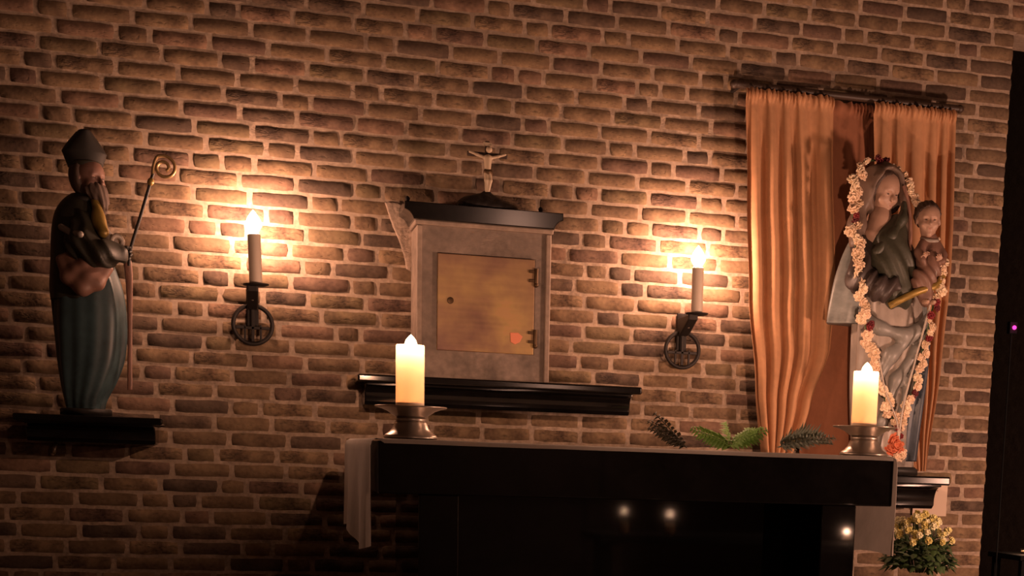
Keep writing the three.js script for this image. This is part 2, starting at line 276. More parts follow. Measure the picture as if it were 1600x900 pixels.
// ------------------------------------------------------------------ stone shelves on the wall
function shelf(name, label, x0, x1, top, h, depth, ox = 0.04) {   // top slab over a hollow moulding, with returned ends
  const g = thing(name, label, 'shelf', [(x0 + x1) / 2, top - h, 0], 'black stone shelves on the brick wall');
  const w = x1 - x0, t = h * 0.27;
  part('shelf_top', boxUV(rbox(w, t, depth, 0.008, 0, h - t / 2, depth / 2 - 0.002)), M.blackMarble, g);
  const prof = [[0, 0], [depth * 0.62, 0], [depth * 0.66, 0.012], [depth * 0.66, 0.025]];
  for (let i = 0; i <= 8; i++) { const a = (i / 8) * Math.PI / 2; prof.push([depth * 0.66 + (1 - Math.cos(a)) * depth * 0.2, 0.025 + Math.sin(a) * (h - t - 0.03)]); }
  prof.push([depth * 0.86, h - t], [0, h - t]);
  const sh = new THREE.Shape(prof.map(([z, y]) => new THREE.Vector2(z, y)));
  const m = new THREE.ExtrudeGeometry(sh, { depth: w - 2 * ox, bevelEnabled: true, bevelSize: 0.004, bevelThickness: 0.008, bevelSegments: 2 }).rotateY(-Math.PI / 2).translate((w - 2 * ox) / 2, 0, 0);
  part('shelf_moulding', boxUV(toCreasedNormals(m, 0.5)), M.blackMarble, g);
  return g;
}
const midShelf = shelf('stone_shelf', 'long black polished stone shelf on the brick wall under the stone frame', -0.235, 0.915, 1.30, 0.112, 0.25);
const leftShelf = shelf('stone_shelf', 'black stone shelf on the dark brick wall under the bishop statue', -1.473, -0.955, 1.097, 0.095, 0.32);
const rightShelf = shelf('stone_shelf', 'black stone shelf behind the altar end under the mother and child statue', 1.80, 2.30, 0.975, 0.14, 0.33, 0.03);
single('metal_hook', tube([[-1.36, 0.99, 0.005], [-1.36, 0.985, 0.05], [-1.365, 0.955, 0.055], [-1.375, 0.95, 0.03]], 0.006, 24, 8), M.silver, 'small shiny metal hook on the wall below the left stone shelf', 'hook');

// ------------------------------------------------------------------ stone frame with brass door
{
  const g = thing('wall_safe', 'stone framed wall cupboard with a golden metal door in the middle of the brick wall', 'cupboard', [0.262, 1.30, 0]);
  const w = 0.512, h = 0.605, d = 0.2;
  const sh = new THREE.Shape(); sh.moveTo(-w / 2, 0); sh.lineTo(w / 2, 0); sh.lineTo(w / 2, h); sh.lineTo(-w / 2, h); sh.closePath();
  const hole = new THREE.Path(); hole.moveTo(-0.188, 0.107); hole.lineTo(-0.188, 0.484); hole.lineTo(0.206, 0.484); hole.lineTo(0.206, 0.107); hole.closePath(); sh.holes.push(hole);
  part('stone_frame', boxUV(new THREE.ExtrudeGeometry(sh, { depth: d - 0.01, bevelEnabled: true, bevelSize: 0.006, bevelThickness: 0.005, bevelSegments: 2 })), M.stone, g);
  for (const [x, y, ww, hh] of [[-w / 2 - 0.001, h / 2 - 0.01, 0.022, h - 0.02], [w / 2 + 0.001, h / 2 - 0.01, 0.022, h - 0.02], [0, h - 0.006, w + 0.04, 0.026]]) part('border_moulding', boxUV(rbox(ww, hh, d + 0.012, 0.006, x, y, (d + 0.012) / 2 - 0.001)), M.stoneEdge, g);
  const door = part('door', (() => {
    const s2 = new THREE.Shape(); s2.moveTo(-0.183, 0.112); s2.lineTo(0.199, 0.112); s2.lineTo(0.199, 0.48); s2.lineTo(-0.183, 0.48); s2.closePath();
    return boxUV(new THREE.ExtrudeGeometry(s2, { depth: 0.018, bevelEnabled: true, bevelSize: 0.003, bevelThickness: 0.003, bevelSegments: 2 }).translate(0, 0, d - 0.012));
  })(), M.brass, g, 'golden metal door with a worn surface');
  part('keyhole_plate', lathe([[0, 0.006], [0.011, 0.006], [0.013, 0.003], [0.013, 0]], 20).rotateX(Math.PI / 2).translate(-0.135, 0.303, d + 0.009), M.bronze, door);
  { const s3 = new THREE.Shape(); [[-0.022, 0.02], [0.008, 0.021], [0.024, 0.008], [0.014, -0.012], [-0.004, -0.021], [-0.02, -0.014]].forEach(([x, y], i) => (i ? s3.lineTo(x, y) : s3.moveTo(x, y))); part('painted_reflection', new THREE.ExtrudeGeometry(s3, { depth: 0.002, bevelEnabled: true, bevelSize: 0.002, bevelThickness: 0.001, bevelSegments: 1 }).translate(0.13, 0.17, d + 0.009), std(0.75, 0.26, 0.14, { roughness: 0.6 }), door, 'flat orange pink patch standing in for a reflection in the metal'); }  // reflection in the brass, painted as a flat matte patch
  for (const y of [0.418, 0.178]) part('hinge', join([lathe([[0, -0.03], [0.008, -0.03], [0.008, 0.03], [0, 0.03]], 16).translate(0.208, y, d + 0.012), rbox(0.03, 0.012, 0.006, 0.002, 0.193, y + 0.018, d + 0.012), rbox(0.03, 0.012, 0.006, 0.002, 0.193, y - 0.018, d + 0.012), new THREE.SphereGeometry(0.01, 12, 8).translate(0.208, y - 0.034, d + 0.012)]), M.bronze, g);
  part('back', box(0.42, 0.4, 0.02, 0.009, 0.295, 0.1), M.iron, g);
}
{ // black cornice with the crucifix on it
  const g = thing('cornice', 'black polished stone cornice with flared ends on top of the stone frame', 'cornice', [0.257, 1.905, 0]);
  const wT = 0.62, wB = 0.55, h = 0.058;
  const sh = new THREE.Shape(); sh.moveTo(-wB / 2, 0); sh.lineTo(wB / 2, 0); sh.quadraticCurveTo(wB / 2 + 0.008, h * 0.45, wT / 2, h * 0.62); sh.lineTo(wT / 2, h); sh.lineTo(-wT / 2, h); sh.lineTo(-wT / 2, h * 0.62); sh.quadraticCurveTo(-wB / 2 - 0.008, h * 0.45, -wB / 2, 0);
  part('cornice_body', boxUV(new THREE.ExtrudeGeometry(sh, { depth: 0.235, bevelEnabled: true, bevelSize: 0.004, bevelThickness: 0.008, bevelSegments: 2 }).translate(0, 0, 0.0)), M.blackMarble, g);
  for (const x of [-wT / 2 + 0.012, wT / 2 - 0.08]) part('finial', lathe([[0, 0.03], [0.006, 0.027], [0.01, 0.02], [0.008, 0.012], [0.012, 0.006], [0.013, 0]], 20).translate(x, h, 0.19), M.iron, g);
}
{
  const g = thing('crucifix', 'dark crucifix with a pale figure standing on the black cornice', 'crucifix', [0.272, 1.964, 0.17]);
  const rock = (x, y, z) => smin(smin(ell(x, y, z, -0.02, 0.01, 0, 0.1, 0.05, 0.055), ell(x, y, z, 0.05, 0.005, 0.01, 0.08, 0.03, 0.05), 0.03), cap(x, y, z, [0, 0, 0], [0, 0.06, 0], 0.03, 0.018), 0.03) + 0.006 * fbm(x * 40, y * 40, z * 40, 2);
  part('base', implicit((x, y, z) => smax(rock(x, y, z), -y + 0.001, 0.004), [0.01, 0.03, 0], 0.14, 48), M.iron, g);
  part('upright', rbox(0.018, 0.22, 0.012, 0.003, 0, 0.155, 0), M.darkWood, g);
  part('crossbar', rbox(0.16, 0.018, 0.012, 0.003, 0, 0.212, 0), M.darkWood, g);
  part('plaque', rbox(0.034, 0.014, 0.004, 0.001, 0, 0.252, 0.008), M.ivory, g);
  const fig = (x, y, z) => {
    let d = cap(x, y, z, [0, 0.148, 0.018], [0, 0.196, 0.018], 0.0115, 0.016);
    d = smin(d, sph(x, y, z, 0.004, 0.229, 0.024, 0.0125), 0.006);
    for (const s of [-1, 1]) { d = smin(d, chain([[s * 0.014, 0.2, 0.016, 0.007], [s * 0.042, 0.208, 0.014, 0.0055], [s * 0.07, 0.218, 0.011, 0.005]], 0.005)(x, y, z), 0.006); d = smin(d, chain([[s * 0.006, 0.146, 0.018, 0.009], [s * 0.008 + 0.002, 0.112, 0.026, 0.0075], [s * 0.004, 0.072, 0.015, 0.006]], 0.005)(x, y, z), 0.005); }
    return d;
  };
  part('figure', implicit(fig, [0, 0.155, 0.015], 0.09, 64), M.ivory, g, 'pale carved figure');
  part('loincloth', implicit((x, y, z) => smin(ell(x, y, z, 0, 0.145, 0.018, 0.0165, 0.016, 0.014), ell(x, y, z, 0.014, 0.138, 0.02, 0.006, 0.016, 0.006), 0.006), [0, 0.145, 0.018], 0.03, 28), M.bronze, g);
}

// ------------------------------------------------------------------ wall sconces with electric candles
function sconce(label, x, yRing, plateDx, lean) {
  const g = thing('wall_sconce', label, 'sconce', [x, yRing, 0]);
  part('mounting_bar', rbox(0.045, 0.16, 0.014, 0.004, 0, 0.075, 0.008), M.iron, g);
  part('ring', new THREE.TorusGeometry(0.074, 0.0085, 12, 56).translate(0, 0, 0.03), M.iron, g);
  part('ring_cross', join([rbox(0.012, 0.13, 0.008, 0.002, 0, 0, 0.03), rbox(0.13, 0.012, 0.008, 0.002, 0, -0.012, 0.03), rbox(0.009, 0.07, 0.008, 0.002, -0.03, -0.035, 0.03), rbox(0.009, 0.07, 0.008, 0.002, 0.03, -0.035, 0.03)]), M.iron, g);
  const sh = new THREE.Shape(); sh.moveTo(0.0, 0.062); sh.lineTo(0.04, 0.062); sh.lineTo(0.165, 0.118); sh.lineTo(0.165, 0.132); sh.lineTo(0.0, 0.128); sh.closePath();
  part('arm', new THREE.ExtrudeGeometry(sh, { depth: 0.03, bevelEnabled: true, bevelSize: 0.004, bevelThickness: 0.006, bevelSegments: 2 }).rotateY(-Math.PI / 2).translate(0.015, 0, 0.012), M.iron, g);
  part('screw', new THREE.SphereGeometry(0.006, 12, 8).translate(0, 0.09, 0.17 - 0.055), M.silver, g);
  const c = new THREE.Group(); c.name = 'candle'; c.position.set(plateDx, 0.138, 0.158); c.rotation.z = lean; g.add(c);
  part('drip_plate', lathe([[0, -0.004], [0.03, -0.004], [0.047, 0.002], [0.049, 0.007], [0.046, 0.006], [0.03, 0.001], [0, 0.001]], 40), M.iron, c);
  part('candle_tube', lathe([[0, 0], [0.0245, 0], [0.0245, 0.188], [0.021, 0.194], [0.012, 0.195], [0, 0.195]], 32), M.plastic, c, 'pale candle shaped tube');
  part('bulb', lathe([[0, 0.19], [0.012, 0.193], [0.02, 0.203], [0.031, 0.222], [0.0305, 0.236], [0.022, 0.254], [0.010, 0.272], [0, 0.283]], 32), M.bulb, c, 'glowing flame shaped bulb');
  const l = new THREE.PointLight(LIGHT.sconceColor, LIGHT.sconce); l.position.set(0, 0.228, 0); l.castShadow = true; l.shadow.radius = 1; l.name = 'sconce_light'; c.add(l);
  return g;
}
sconce('black iron ring sconce with a lit electric candle between bishop statue and stone frame', -0.626, 1.479, 0.013, 0.03);
sconce('black iron ring sconce with a lit electric candle between stone frame and orange curtain', 1.143, 1.475, 0.022, 0.01);

// ------------------------------------------------------------------ altar
{
  const g = thing('altar', 'long black polished granite altar table with white cloth over its top', 'altar', [0.659, 0, 0]);
  const a = -0.907, b = 0.907;
  part('table_slab', boxUV(rbox(b - a, 0.17, 0.97, 0.006, 0, 0.955, 0.865)), M.granite, g);
  part('leg', boxUV(rbox(0.132, 0.87, 0.8, 0.005, -0.708, 0.435, 0.94)), M.granite, g);
  part('leg', boxUV(rbox(0.132, 0.87, 0.8, 0.005, 0.708, 0.435, 0.94)), M.granite, g);
  part('back_panel', boxUV(rbox(1.284, 0.87, 0.06, 0.003, 0, 0.435, 1.0)), M.granite, g);
}
{ // linen: hangs down at both ends, a narrow hem over the front edge
  const X0 = -0.248, X1 = 1.566, top = 1.047, zb = 0.36, zf = 1.362, prof = [], pos = [], uv = [], idx = [];
  for (let i = 0; i <= 22; i++) prof.push([X0 - 0.032 - 0.008 * (1 - i / 22), 0.70 + (top - 0.025 - 0.70) * i / 22, 0]);
  prof.push([X0 - 0.026, top - 0.008, 0], [X0 - 0.012, top, 0]);
  for (let i = 1; i < 60; i++) prof.push([X0 - 0.012 + (X1 - X0 + 0.024) * i / 60, top, 1]);
  prof.push([X1 + 0.012, top, 0], [X1 + 0.026, top - 0.008, 0]);
  for (let i = 22; i >= 0; i--) prof.push([X1 + 0.032 + 0.008 * (1 - i / 22), 0.675 + (top - 0.025 - 0.675) * i / 22, 0]);
  const nz = 44, row = nz + 1;
  let s = 0;
  prof.forEach(([x, y, flat], i) => {
    if (i) s += Math.hypot(x - prof[i - 1][0], y - prof[i - 1][1]);
    for (let j = 0; j <= nz; j++) {
      let t = j / nz, z = lerp(zb, zf, Math.min(1, t / 0.93)), yy = y, xx = x;
      const drop = flat ? Math.max(0, (t - 0.93) / 0.07) : 0;
      if (flat) { yy += 0.0015 * fbm(x * 5, z * 5, 2, 2) - drop * (0.015 + 0.005 * fbm(x * 2.2, 0.3, 5, 2)); z += drop > 0 ? 0.003 + 0.021 * drop : 0; }
      else { const hang = top - y, side = Math.sign(x - 0.6); xx -= side * (0.026 - (side < 0 ? 0.018 : 0)) * t + side * (side > 0 ? 0.13 * (1 - t) * smooth(0.19, 0.36, hang) : -0.012 * (1 - t)); xx += side * hang * (0.03 * Math.sin(z * 13 + side) + 0.03 * fbm(z * 6, y * 2, 3 + side, 2)); yy += hang * 0.08 * Math.sin(z * 5.5 + 1.2 * side) * smooth(0.1, 0.4, hang); }
      pos.push(xx, yy, z); uv.push(s, z);
    }
  });
  for (let i = 0; i + 1 < prof.length; i++) for (let j = 0; j < nz; j++) { const p = i * row + j; idx.push(p, p + 1, p + row, p + 1, p + row + 1, p + row); }
  const g = new THREE.BufferGeometry(); g.setAttribute('position', new THREE.Float32BufferAttribute(pos, 3)); g.setAttribute('uv', new THREE.Float32BufferAttribute(uv, 2)); g.setIndex(idx); g.computeVertexNormals();
  single('altar_cloth', g, M.linen, 'white linen altar cloth hanging down at both ends of the black altar', 'cloth');
}
function candlestick(label, x, z, turn) {
  const g = thing('candlestick', label, 'candlestick', [x, 1.0485, z]); g.rotation.y = turn;
  part('foot', lathe([[0, 0], [0.086, 0], [0.089, 0.006], [0.083, 0.014], [0.07, 0.022], [0.06, 0.034], [0.054, 0.05], [0.05, 0.058], [0, 0.058]], 56), M.silver, g);
  part('stem', lathe([[0, 0.056], [0.046, 0.056], [0.052, 0.063], [0.046, 0.07], [0, 0.07]], 48), M.silver, g);
  part('drip_pan', lathe([[0, 0.069], [0.046, 0.069], [0.06, 0.078], [0.078, 0.09], [0.098, 0.098], [0.116, 0.102], [0.119, 0.1055], [0.116, 0.107], [0.098, 0.104], [0.07, 0.098], [0, 0.097]], 64), M.silver, g);
}
function pillarCandle(label, x, z) {
  const g = thing('pillar_candle', label, 'candle', [x, 1.0485 + 0.0975, z]);
  const R = 0.0465, H = 0.207;
  part('wax_shell', lathe([[R - 0.002, 0.014], [R, 0.02], [R, 0.1], [R + 0.0005, 0.15], [R, H - 0.004], [R - 0.0015, H]], 56), M.wax, g, 'wax glowing from the flame');
  part('wax_base', lathe([[0, 0], [R - 0.001, 0], [R, 0.003], [R, 0.02], [R - 0.003, 0.024], [0, 0.022]], 48), M.waxSolid, g);
  part('wick', tube([[0, 0.022, 0], [0.001, 0.12, 0], [0.003, H - 0.018, 0.001]], 0.0018, 20, 6), M.wick, g);
  part('flame', lathe([[0, 0], [0.008, 0.002], [0.017, 0.012], [0.0205, 0.024], [0.0165, 0.036], [0.008, 0.047], [0, 0.054]], 28).translate(0.002, H - 0.02, 0), M.flame, g);
  const l = new THREE.PointLight(LIGHT.candleColor, LIGHT.candle); l.position.set(0, H + 0.02, 0); l.castShadow = true; l.shadow.radius = 0.4; l.name = 'flame_light'; g.add(l);
}
candlestick('silver candlestick with a wide pan on the left end of the altar', -0.132, 1.245, 0);
candlestick('silver candlestick with a wide pan on the right end of the altar', 1.53, 1.15, 0.4);
pillarCandle('thick lit cream candle on the candlestick at the left end of the altar', -0.135, 1.245);
pillarCandle('thick lit cream candle on the candlestick before the flower draped statue', 1.525, 1.15);

// ------------------------------------------------------------------ curtains
function curtainSheet(leftAt, rightAt, y0, y1, z0, folds, amp, ph) {
  const nu = 150, nv = 90, pos = [], uv = [], idx = [];
  for (let j = 0; j <= nv; j++) {
    const t = j / nv, L = leftAt(t), R = rightAt(t), gather = 1 + 0.5 * smooth(0.5, 1, t);
    for (let i = 0; i <= nu; i++) {
      const s = i / nu, p = 2 * Math.PI * (folds * s + 0.32 * Math.sin(4.1 * s + ph) + 0.12 * Math.sin(11 * s + 2 * ph)) + 0.5 * fbm(s * 3, t * 2.2, ph, 2);
      const c = Math.cos(p), ridge = Math.sign(c) * Math.pow(Math.abs(c), 0.8);
      const a = amp * (0.35 + 0.65 * smooth(0.0, 0.25, t)) * gather * (0.75 + 0.5 * fbm(s * 4 + ph, t * 0.8, 1, 2));
      const head = t < 0.03 ? 0.006 * Math.sin(p * 4) + 0.012 * Math.sin(t / 0.03 * Math.PI) : 0;
      pos.push(lerp(L, R, s) + 0.006 * Math.sin(p) * smooth(0, 0.2, t), lerp(y0, y1, t) + 0.004 * Math.sin(p * 3) * (t < 0.01 ? 1 : 0), z0 + a * ridge + head + 0.006 * fbm(s * 9, t * 7, ph, 2)); uv.push(s * 0.6, t * 1.6);
    }
  }
  for (let j = 0; j < nv; j++) for (let i = 0; i < nu; i++) { const a = j * (nu + 1) + i, b = a + nu + 1; idx.push(a, b, a + 1, b, b + 1, a + 1); }
  const g = new THREE.BufferGeometry(); g.setAttribute('position', new THREE.Float32BufferAttribute(pos, 3)); g.setAttribute('uv', new THREE.Float32BufferAttribute(uv, 2)); g.setIndex(idx); g.computeVertexNormals(); return g;
}
function knots(list) { return (t) => { for (let i = 1; i < list.length; i++) if (t <= list[i][0] || i === list.length - 1) { const [a, x] = list[i - 1], [b, y] = list[i]; return lerp(x, y, smooth(0, 1, (t - a) / (b - a)) * 0.5 + 0.5 * Math.min(1, (t - a) / (b - a))); } }; }
single('curtain', curtainSheet(knots([[0, 1.356], [0.27, 1.372], [0.53, 1.40], [0.75, 1.45], [1, 1.51]]), knots([[0, 1.752], [0.5, 1.81], [0.65, 1.80], [0.8, 1.715], [1, 1.60]]), 2.553, 0.94, 0.115, 6, 0.03, 0.4), M.curtain, 'orange curtain hanging left of the flower draped statue, drawn in at its bottom', 'curtain');
single('curtain', curtainSheet(knots([[0, 1.935], [0.6, 2.0], [0.85, 2.12], [1, 2.20]]), knots([[0, 2.322], [0.45, 2.338], [0.72, 2.315], [1, 2.268]]), 2.553, 0.995, 0.115, 6, 0.026, 1.7), M.curtain, 'orange curtain hanging right of the flower draped statue by the wall end', 'curtain');
single('curtain', curtainSheet(knots([[0, 1.70], [1, 1.68]]), knots([[0, 2.0], [1, 2.12]]), 2.55, 0.985, 0.062, 3, 0.010, 2.6), M.shadedCurtain, 'flat curtain directly behind the flower draped statue, its shade painted in as rust brown', 'curtain');
{
  const g = thing('curtain_rod', 'curtain rod above the orange curtains, thickened to stand in for their dark shadow band', 'curtain rod', [1.835, 2.568, 0]);
  part('rod', new THREE.CylinderGeometry(0.015, 0.015, 1.04, 16).rotateZ(Math.PI / 2).translate(0, 0, 0.085), M.darkWood, g);  // rod raised and thick: its dark band imitates the shadow above the curtains
  for (const s of [-1, 1]) { part('end_knob', new THREE.SphereGeometry(0.018, 16, 12).translate(s * 0.52, 0, 0.085), M.darkWood, g); part('bracket', rbox(0.015, 0.03, 0.09, 0.003, s * 0.5, 0, 0.042), M.iron, g); }
}

// ------------------------------------------------------------------ figures
M.black = std(0.003, 0.003, 0.003, { roughness: 0.8 });
M.lips = std(0.36, 0.13, 0.11, { roughness: 0.5 });
M.brassWorn = std(0.45, 0.30, 0.14, { metalness: 0.6, roughness: 0.4 });
function headSdf(x, y, z) {   // unit head: chin at -0.5, crown at 0.5, facing +z
  let d = smin(ell(x, y, z, 0, 0.13, -0.03, 0.35, 0.37, 0.40), ell(x, y, z, 0, -0.2, 0.07, 0.25, 0.28, 0.27), 0.14);
  d = smin(d, cap(x, y, z, [-0.15, 0.085, 0.27], [0.15, 0.085, 0.27], 0.05, 0.05), 0.08);
  d = smin(d, cap(x, y, z, [0, 0.06, 0.33], [0, -0.12, 0.425], 0.032, 0.055), 0.06);
  for (const s of [-1, 1]) {
    d = smax(d, -ell(x, y, z, s * 0.135, 0.005, 0.37, 0.095, 0.05, 0.07), 0.05);
    d = smin(d, ell(x, y, z, s * 0.13, 0.0, 0.27, 0.07, 0.048, 0.06), 0.02);
    d = smin(d, ell(x, y, z, s * 0.17, -0.14, 0.22, 0.1, 0.09, 0.09), 0.1);
    d = smin(d, ell(x, y, z, s * 0.345, -0.03, -0.02, 0.035, 0.1, 0.065), 0.04);
  }
  d = smin(d, cap(x, y, z, [-0.06, -0.235, 0.315], [0.06, -0.235, 0.315], 0.026, 0.026), 0.03);
  d = smin(d, cap(x, y, z, [-0.045, -0.275, 0.31], [0.045, -0.275, 0.31], 0.026, 0.026), 0.03);
  d = smin(d, sph(x, y, z, 0, -0.4, 0.24, 0.085), 0.1);
  d = smin(d, cap(x, y, z, [0, -0.3, -0.06], [0, -0.85, -0.1], 0.17, 0.2), 0.1);
  return d;
}
const headShape = implicit(headSdf, [0, -0.12, 0.0], 0.72, 72);
const eyeShape = new THREE.SphereGeometry(0.026, 12, 8).scale(1.5, 0.8, 0.5);
function head(parent, pos, size, yaw, pitch, mat) {
  const h = part('head', headShape, mat, parent); h.position.set(...pos); h.scale.setScalar(size); h.rotation.set(pitch, yaw, 0, 'YXZ');
  for (const s of [-1, 1]) { const e = part('eye', eyeShape, M.hair, h); e.position.set(s * 0.13, 0.0, 0.318); }
  part('mouth', new THREE.SphereGeometry(0.05, 14, 8).scale(1.3, 0.32, 0.35), M.lips, h).position.set(0, -0.252, 0.332);
  return h;
}

function handShape(curl) {   // wrist at the origin, fingers towards +y, palm towards +z, about 1 long
  const fingers = [[-0.16, 0.42, 0.30, 0.052], [-0.055, 0.46, 0.36, 0.055], [0.055, 0.45, 0.34, 0.054], [0.155, 0.40, 0.26, 0.047]].map(([x, y, l, r]) => {
    const pts = [[x * 0.8, y - 0.16, 0, r * 1.05], [x, y, 0, r]]; let a = 0, p = [x, y, 0];
    for (const f of [0.45, 0.32, 0.26]) { a += curl; p = [p[0] + x * 0.06, p[1] + Math.cos(a) * l * f, p[2] + Math.sin(a) * l * f]; pts.push([...p, r * 0.88]); }
    return chain(pts, 0.02);
  });
  const thumb = chain([[-0.13, 0.12, 0.02, 0.065], [-0.24, 0.26, 0.07, 0.058], [-0.25, 0.38, 0.12 + curl * 0.1, 0.05], [-0.21, 0.47, 0.15 + curl * 0.12, 0.043]], 0.02);
  return implicit((x, y, z) => {
    let d = smin(ell(x, y, z, 0, 0.24, 0, 0.2, 0.24, 0.075), cap(x, y, z, [0, -0.2, 0], [0, 0.08, 0], 0.1, 0.11), 0.1);
    for (const f of fingers) d = smin(d, f(x, y, z), 0.018);
    return smin(d, thumb(x, y, z), 0.04);
  }, [0, 0.3, 0.1], 0.62, 60);
}
const openHand = handShape(0.28), gripHand = handShape(1.0);
function hand(parent, shape, pos, size, rot, mat) { const m = part('hand', shape, mat, parent); m.position.set(...pos); m.rotation.set(...rot); m.scale.setScalar(size); return m; }
const P = {
  fold: std(0.36, 0.355, 0.33, { map: paintMap, roughness: 0.42 }),  plum: std(0.075, 0.055, 0.05, { map: paintMap, roughness: 0.5 }), gown: std(0.30, 0.165, 0.12, { map: paintMap, roughness: 0.5 }),
  teal: std(0.045, 0.085, 0.095, { map: paintMap, roughness: 0.45 }), olive: std(0.03, 0.027, 0.016, { map: paintMap, roughness: 0.55 }), rose: std(0.34, 0.18, 0.13, { map: paintMap, roughness: 0.5 }),
  gold: std(0.42, 0.28, 0.07, { map: paintMap, roughness: 0.4, metalness: 0.3 }), dark: std(0.03, 0.026, 0.022, { map: paintMap, roughness: 0.6 }), white: std(0.6, 0.52, 0.44, { map: paintMap, roughness: 0.5 }),
  cloak: std(0.26, 0.28, 0.27, { map: paintMap, roughness: 0.42 }), veil: std(0.24, 0.165, 0.125, { map: paintMap, roughness: 0.5 }), green: std(0.075, 0.075, 0.05, { map: paintMap, roughness: 0.5 }), pale: std(0.42, 0.36, 0.31, { map: paintMap, roughness: 0.45 }), blue: std(0.07, 0.09, 0.12, { map: paintMap, roughness: 0.45 }),
};
{ // bishop, turned three quarters towards the lit side
  const g = thing('bishop_statue', 'dark painted bishop statue with mitre and beard standing on the left stone shelf', 'statue', [-1.22, 1.098, 0.2]);
  part('plinth', lathe([[0, 0], [0.092, 0], [0.092, 0.02], [0.086, 0.026], [0, 0.026]], 8).scale(1, 1, 0.9).translate(-0.012, 0, 0), P.dark, g);
  part('robe', loft([[0.024, -0.078, 0.05, -0.06, 0.07], [0.06, -0.085, 0.06, -0.065, 0.08], [0.13, -0.095, 0.095, -0.07, 0.09], [0.22, -0.103, 0.125, -0.075, 0.1], [0.34, -0.108, 0.135, -0.08, 0.105], [0.46, -0.105, 0.125, -0.08, 0.1], [0.58, -0.09, 0.09, -0.07, 0.09], [0.70, -0.08, 0.07, -0.06, 0.07]],
    (th, t) => (0.09 * Math.sin(6 * th + 1.8 * Math.sin(th * 2) + t * 1.6) + 0.025 * Math.sin(13 * th + 4 * t)) * (1 - 0.7 * t), 110, 70), P.teal, g);
  part('cope', loft([[0.42, -0.124, 0.075, -0.09, 0.092], [0.47, -0.126, 0.09, -0.092, 0.105], [0.56, -0.120, 0.10, -0.088, 0.106], [0.66, -0.115, 0.088, -0.08, 0.09], [0.73, -0.102, 0.072, -0.07, 0.076], [0.775, -0.075, 0.05, -0.055, 0.06], [0.80, -0.045, 0.036, -0.04, 0.045]],
    (th, t) => 0.04 * Math.sin(8 * th + 2 * Math.sin(th)) * (1 - t), 90, 50), P.olive, g);
  part('cope_back', loft([[0.10, -0.096, 0.02, -0.085, 0.0], [0.25, -0.112, 0.03, -0.092, 0.02], [0.44, -0.124, 0.05, -0.092, 0.05]], (th, t) => 0.06 * Math.sin(7 * th + t), 60, 40), P.dark, g);
  const swag = [chain([[-0.075, 0.555, 0.085, 0.018], [-0.05, 0.49, 0.115, 0.022], [0.0, 0.455, 0.13, 0.026], [0.05, 0.475, 0.125, 0.022], [0.09, 0.53, 0.105, 0.014]], 0.02), chain([[-0.05, 0.57, 0.09, 0.014], [-0.02, 0.515, 0.12, 0.02], [0.02, 0.495, 0.13, 0.022], [0.075, 0.55, 0.11, 0.014]], 0.02), chain([[-0.02, 0.575, 0.1, 0.012], [0.01, 0.54, 0.12, 0.018], [0.05, 0.56, 0.118, 0.014]], 0.02)];
  part('turned_up_lining', implicit((x, y, z) => smin(smin(swag[0](x, y, z), swag[1](x, y, z), 0.022), swag[2](x, y, z), 0.022), [0.01, 0.52, 0.11], 0.13, 60), P.rose, g, 'pinkish lining folded over the arm');
  const sleeveChain = chain([[0.0, 0.70, 0.05, 0.046], [-0.005, 0.61, 0.10, 0.046], [0.06, 0.58, 0.12, 0.044], [0.125, 0.59, 0.095, 0.036]], 0.04);
  part('sleeve', implicit((x, y, z) => sleeveChain(x, y, z) + 0.0045 * Math.sin(x * 120 + y * 70 + 2 * Math.sin(z * 50)), [0.05, 0.63, 0.09], 0.17, 60), P.olive, g);
  part('sleeve_trim', implicit(chain([[-0.07, 0.67, 0.088, 0.012], [-0.03, 0.645, 0.115, 0.013], [0.0, 0.64, 0.16, 0.012]], 0.01), [-0.03, 0.655, 0.12], 0.08, 36), P.pale, g);
  part('cuff', new THREE.TorusGeometry(0.02, 0.009, 12, 28).rotateY(0.5).translate(0.118, 0.632, 0.085), P.white, g, 'white lace cuff');
  hand(g, gripHand, [0.115, 0.575, 0.10], 0.105, [0.2, 0.9, -1.25], P.dark);
  part('stole', implicit((x, y, z) => smin(ell(x, y, z, 0.052, 0.705, 0.078, 0.022, 0.035, 0.014), cap(x, y, z, [0.045, 0.77, 0.06], [0.072, 0.66, 0.09], 0.016, 0.02), 0.02), [0.055, 0.71, 0.075], 0.085, 40), P.gold, g, 'golden green clasp and stole');
  part('rochet', implicit(chain([[0.075, 0.67, 0.075, 0.016], [0.095, 0.63, 0.075, 0.022], [0.11, 0.60, 0.075, 0.018]], 0.02), [0.09, 0.635, 0.075], 0.075, 36), P.pale, g, 'pale linen at the chest');
  part('collar', new THREE.TorusGeometry(0.042, 0.014, 12, 32).rotateX(Math.PI / 2 + 0.25).translate(0.006, 0.79, 0.008), P.dark, g);
  part('hanging_band', loft([[0.10, 0.139, 0.157, 0.05, 0.058], [0.2, 0.142, 0.159, 0.055, 0.064], [0.35, 0.146, 0.163, 0.06, 0.07], [0.5, 0.142, 0.168, 0.06, 0.072], [0.57, 0.135, 0.165, 0.06, 0.075]], (th, t) => 0.12 * Math.sin(t * 30) * Math.sin(th), 24, 50), P.rose, g, 'long pale band hanging from the hand');
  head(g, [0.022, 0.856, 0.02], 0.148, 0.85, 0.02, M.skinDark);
  part('beard', implicit((x, y, z) => smin(smin(ell(x, y, z, 0.058, 0.795, 0.048, 0.03, 0.045, 0.028), ell(x, y, z, 0.035, 0.815, 0.058, 0.026, 0.03, 0.02), 0.02), cap(x, y, z, [0.07, 0.765, 0.05], [0.075, 0.735, 0.055], 0.018, 0.008), 0.02) + 0.003 * Math.sin(x * 260 + y * 60) * Math.sin(z * 240), [0.055, 0.79, 0.045], 0.08, 44), M.beard, g);
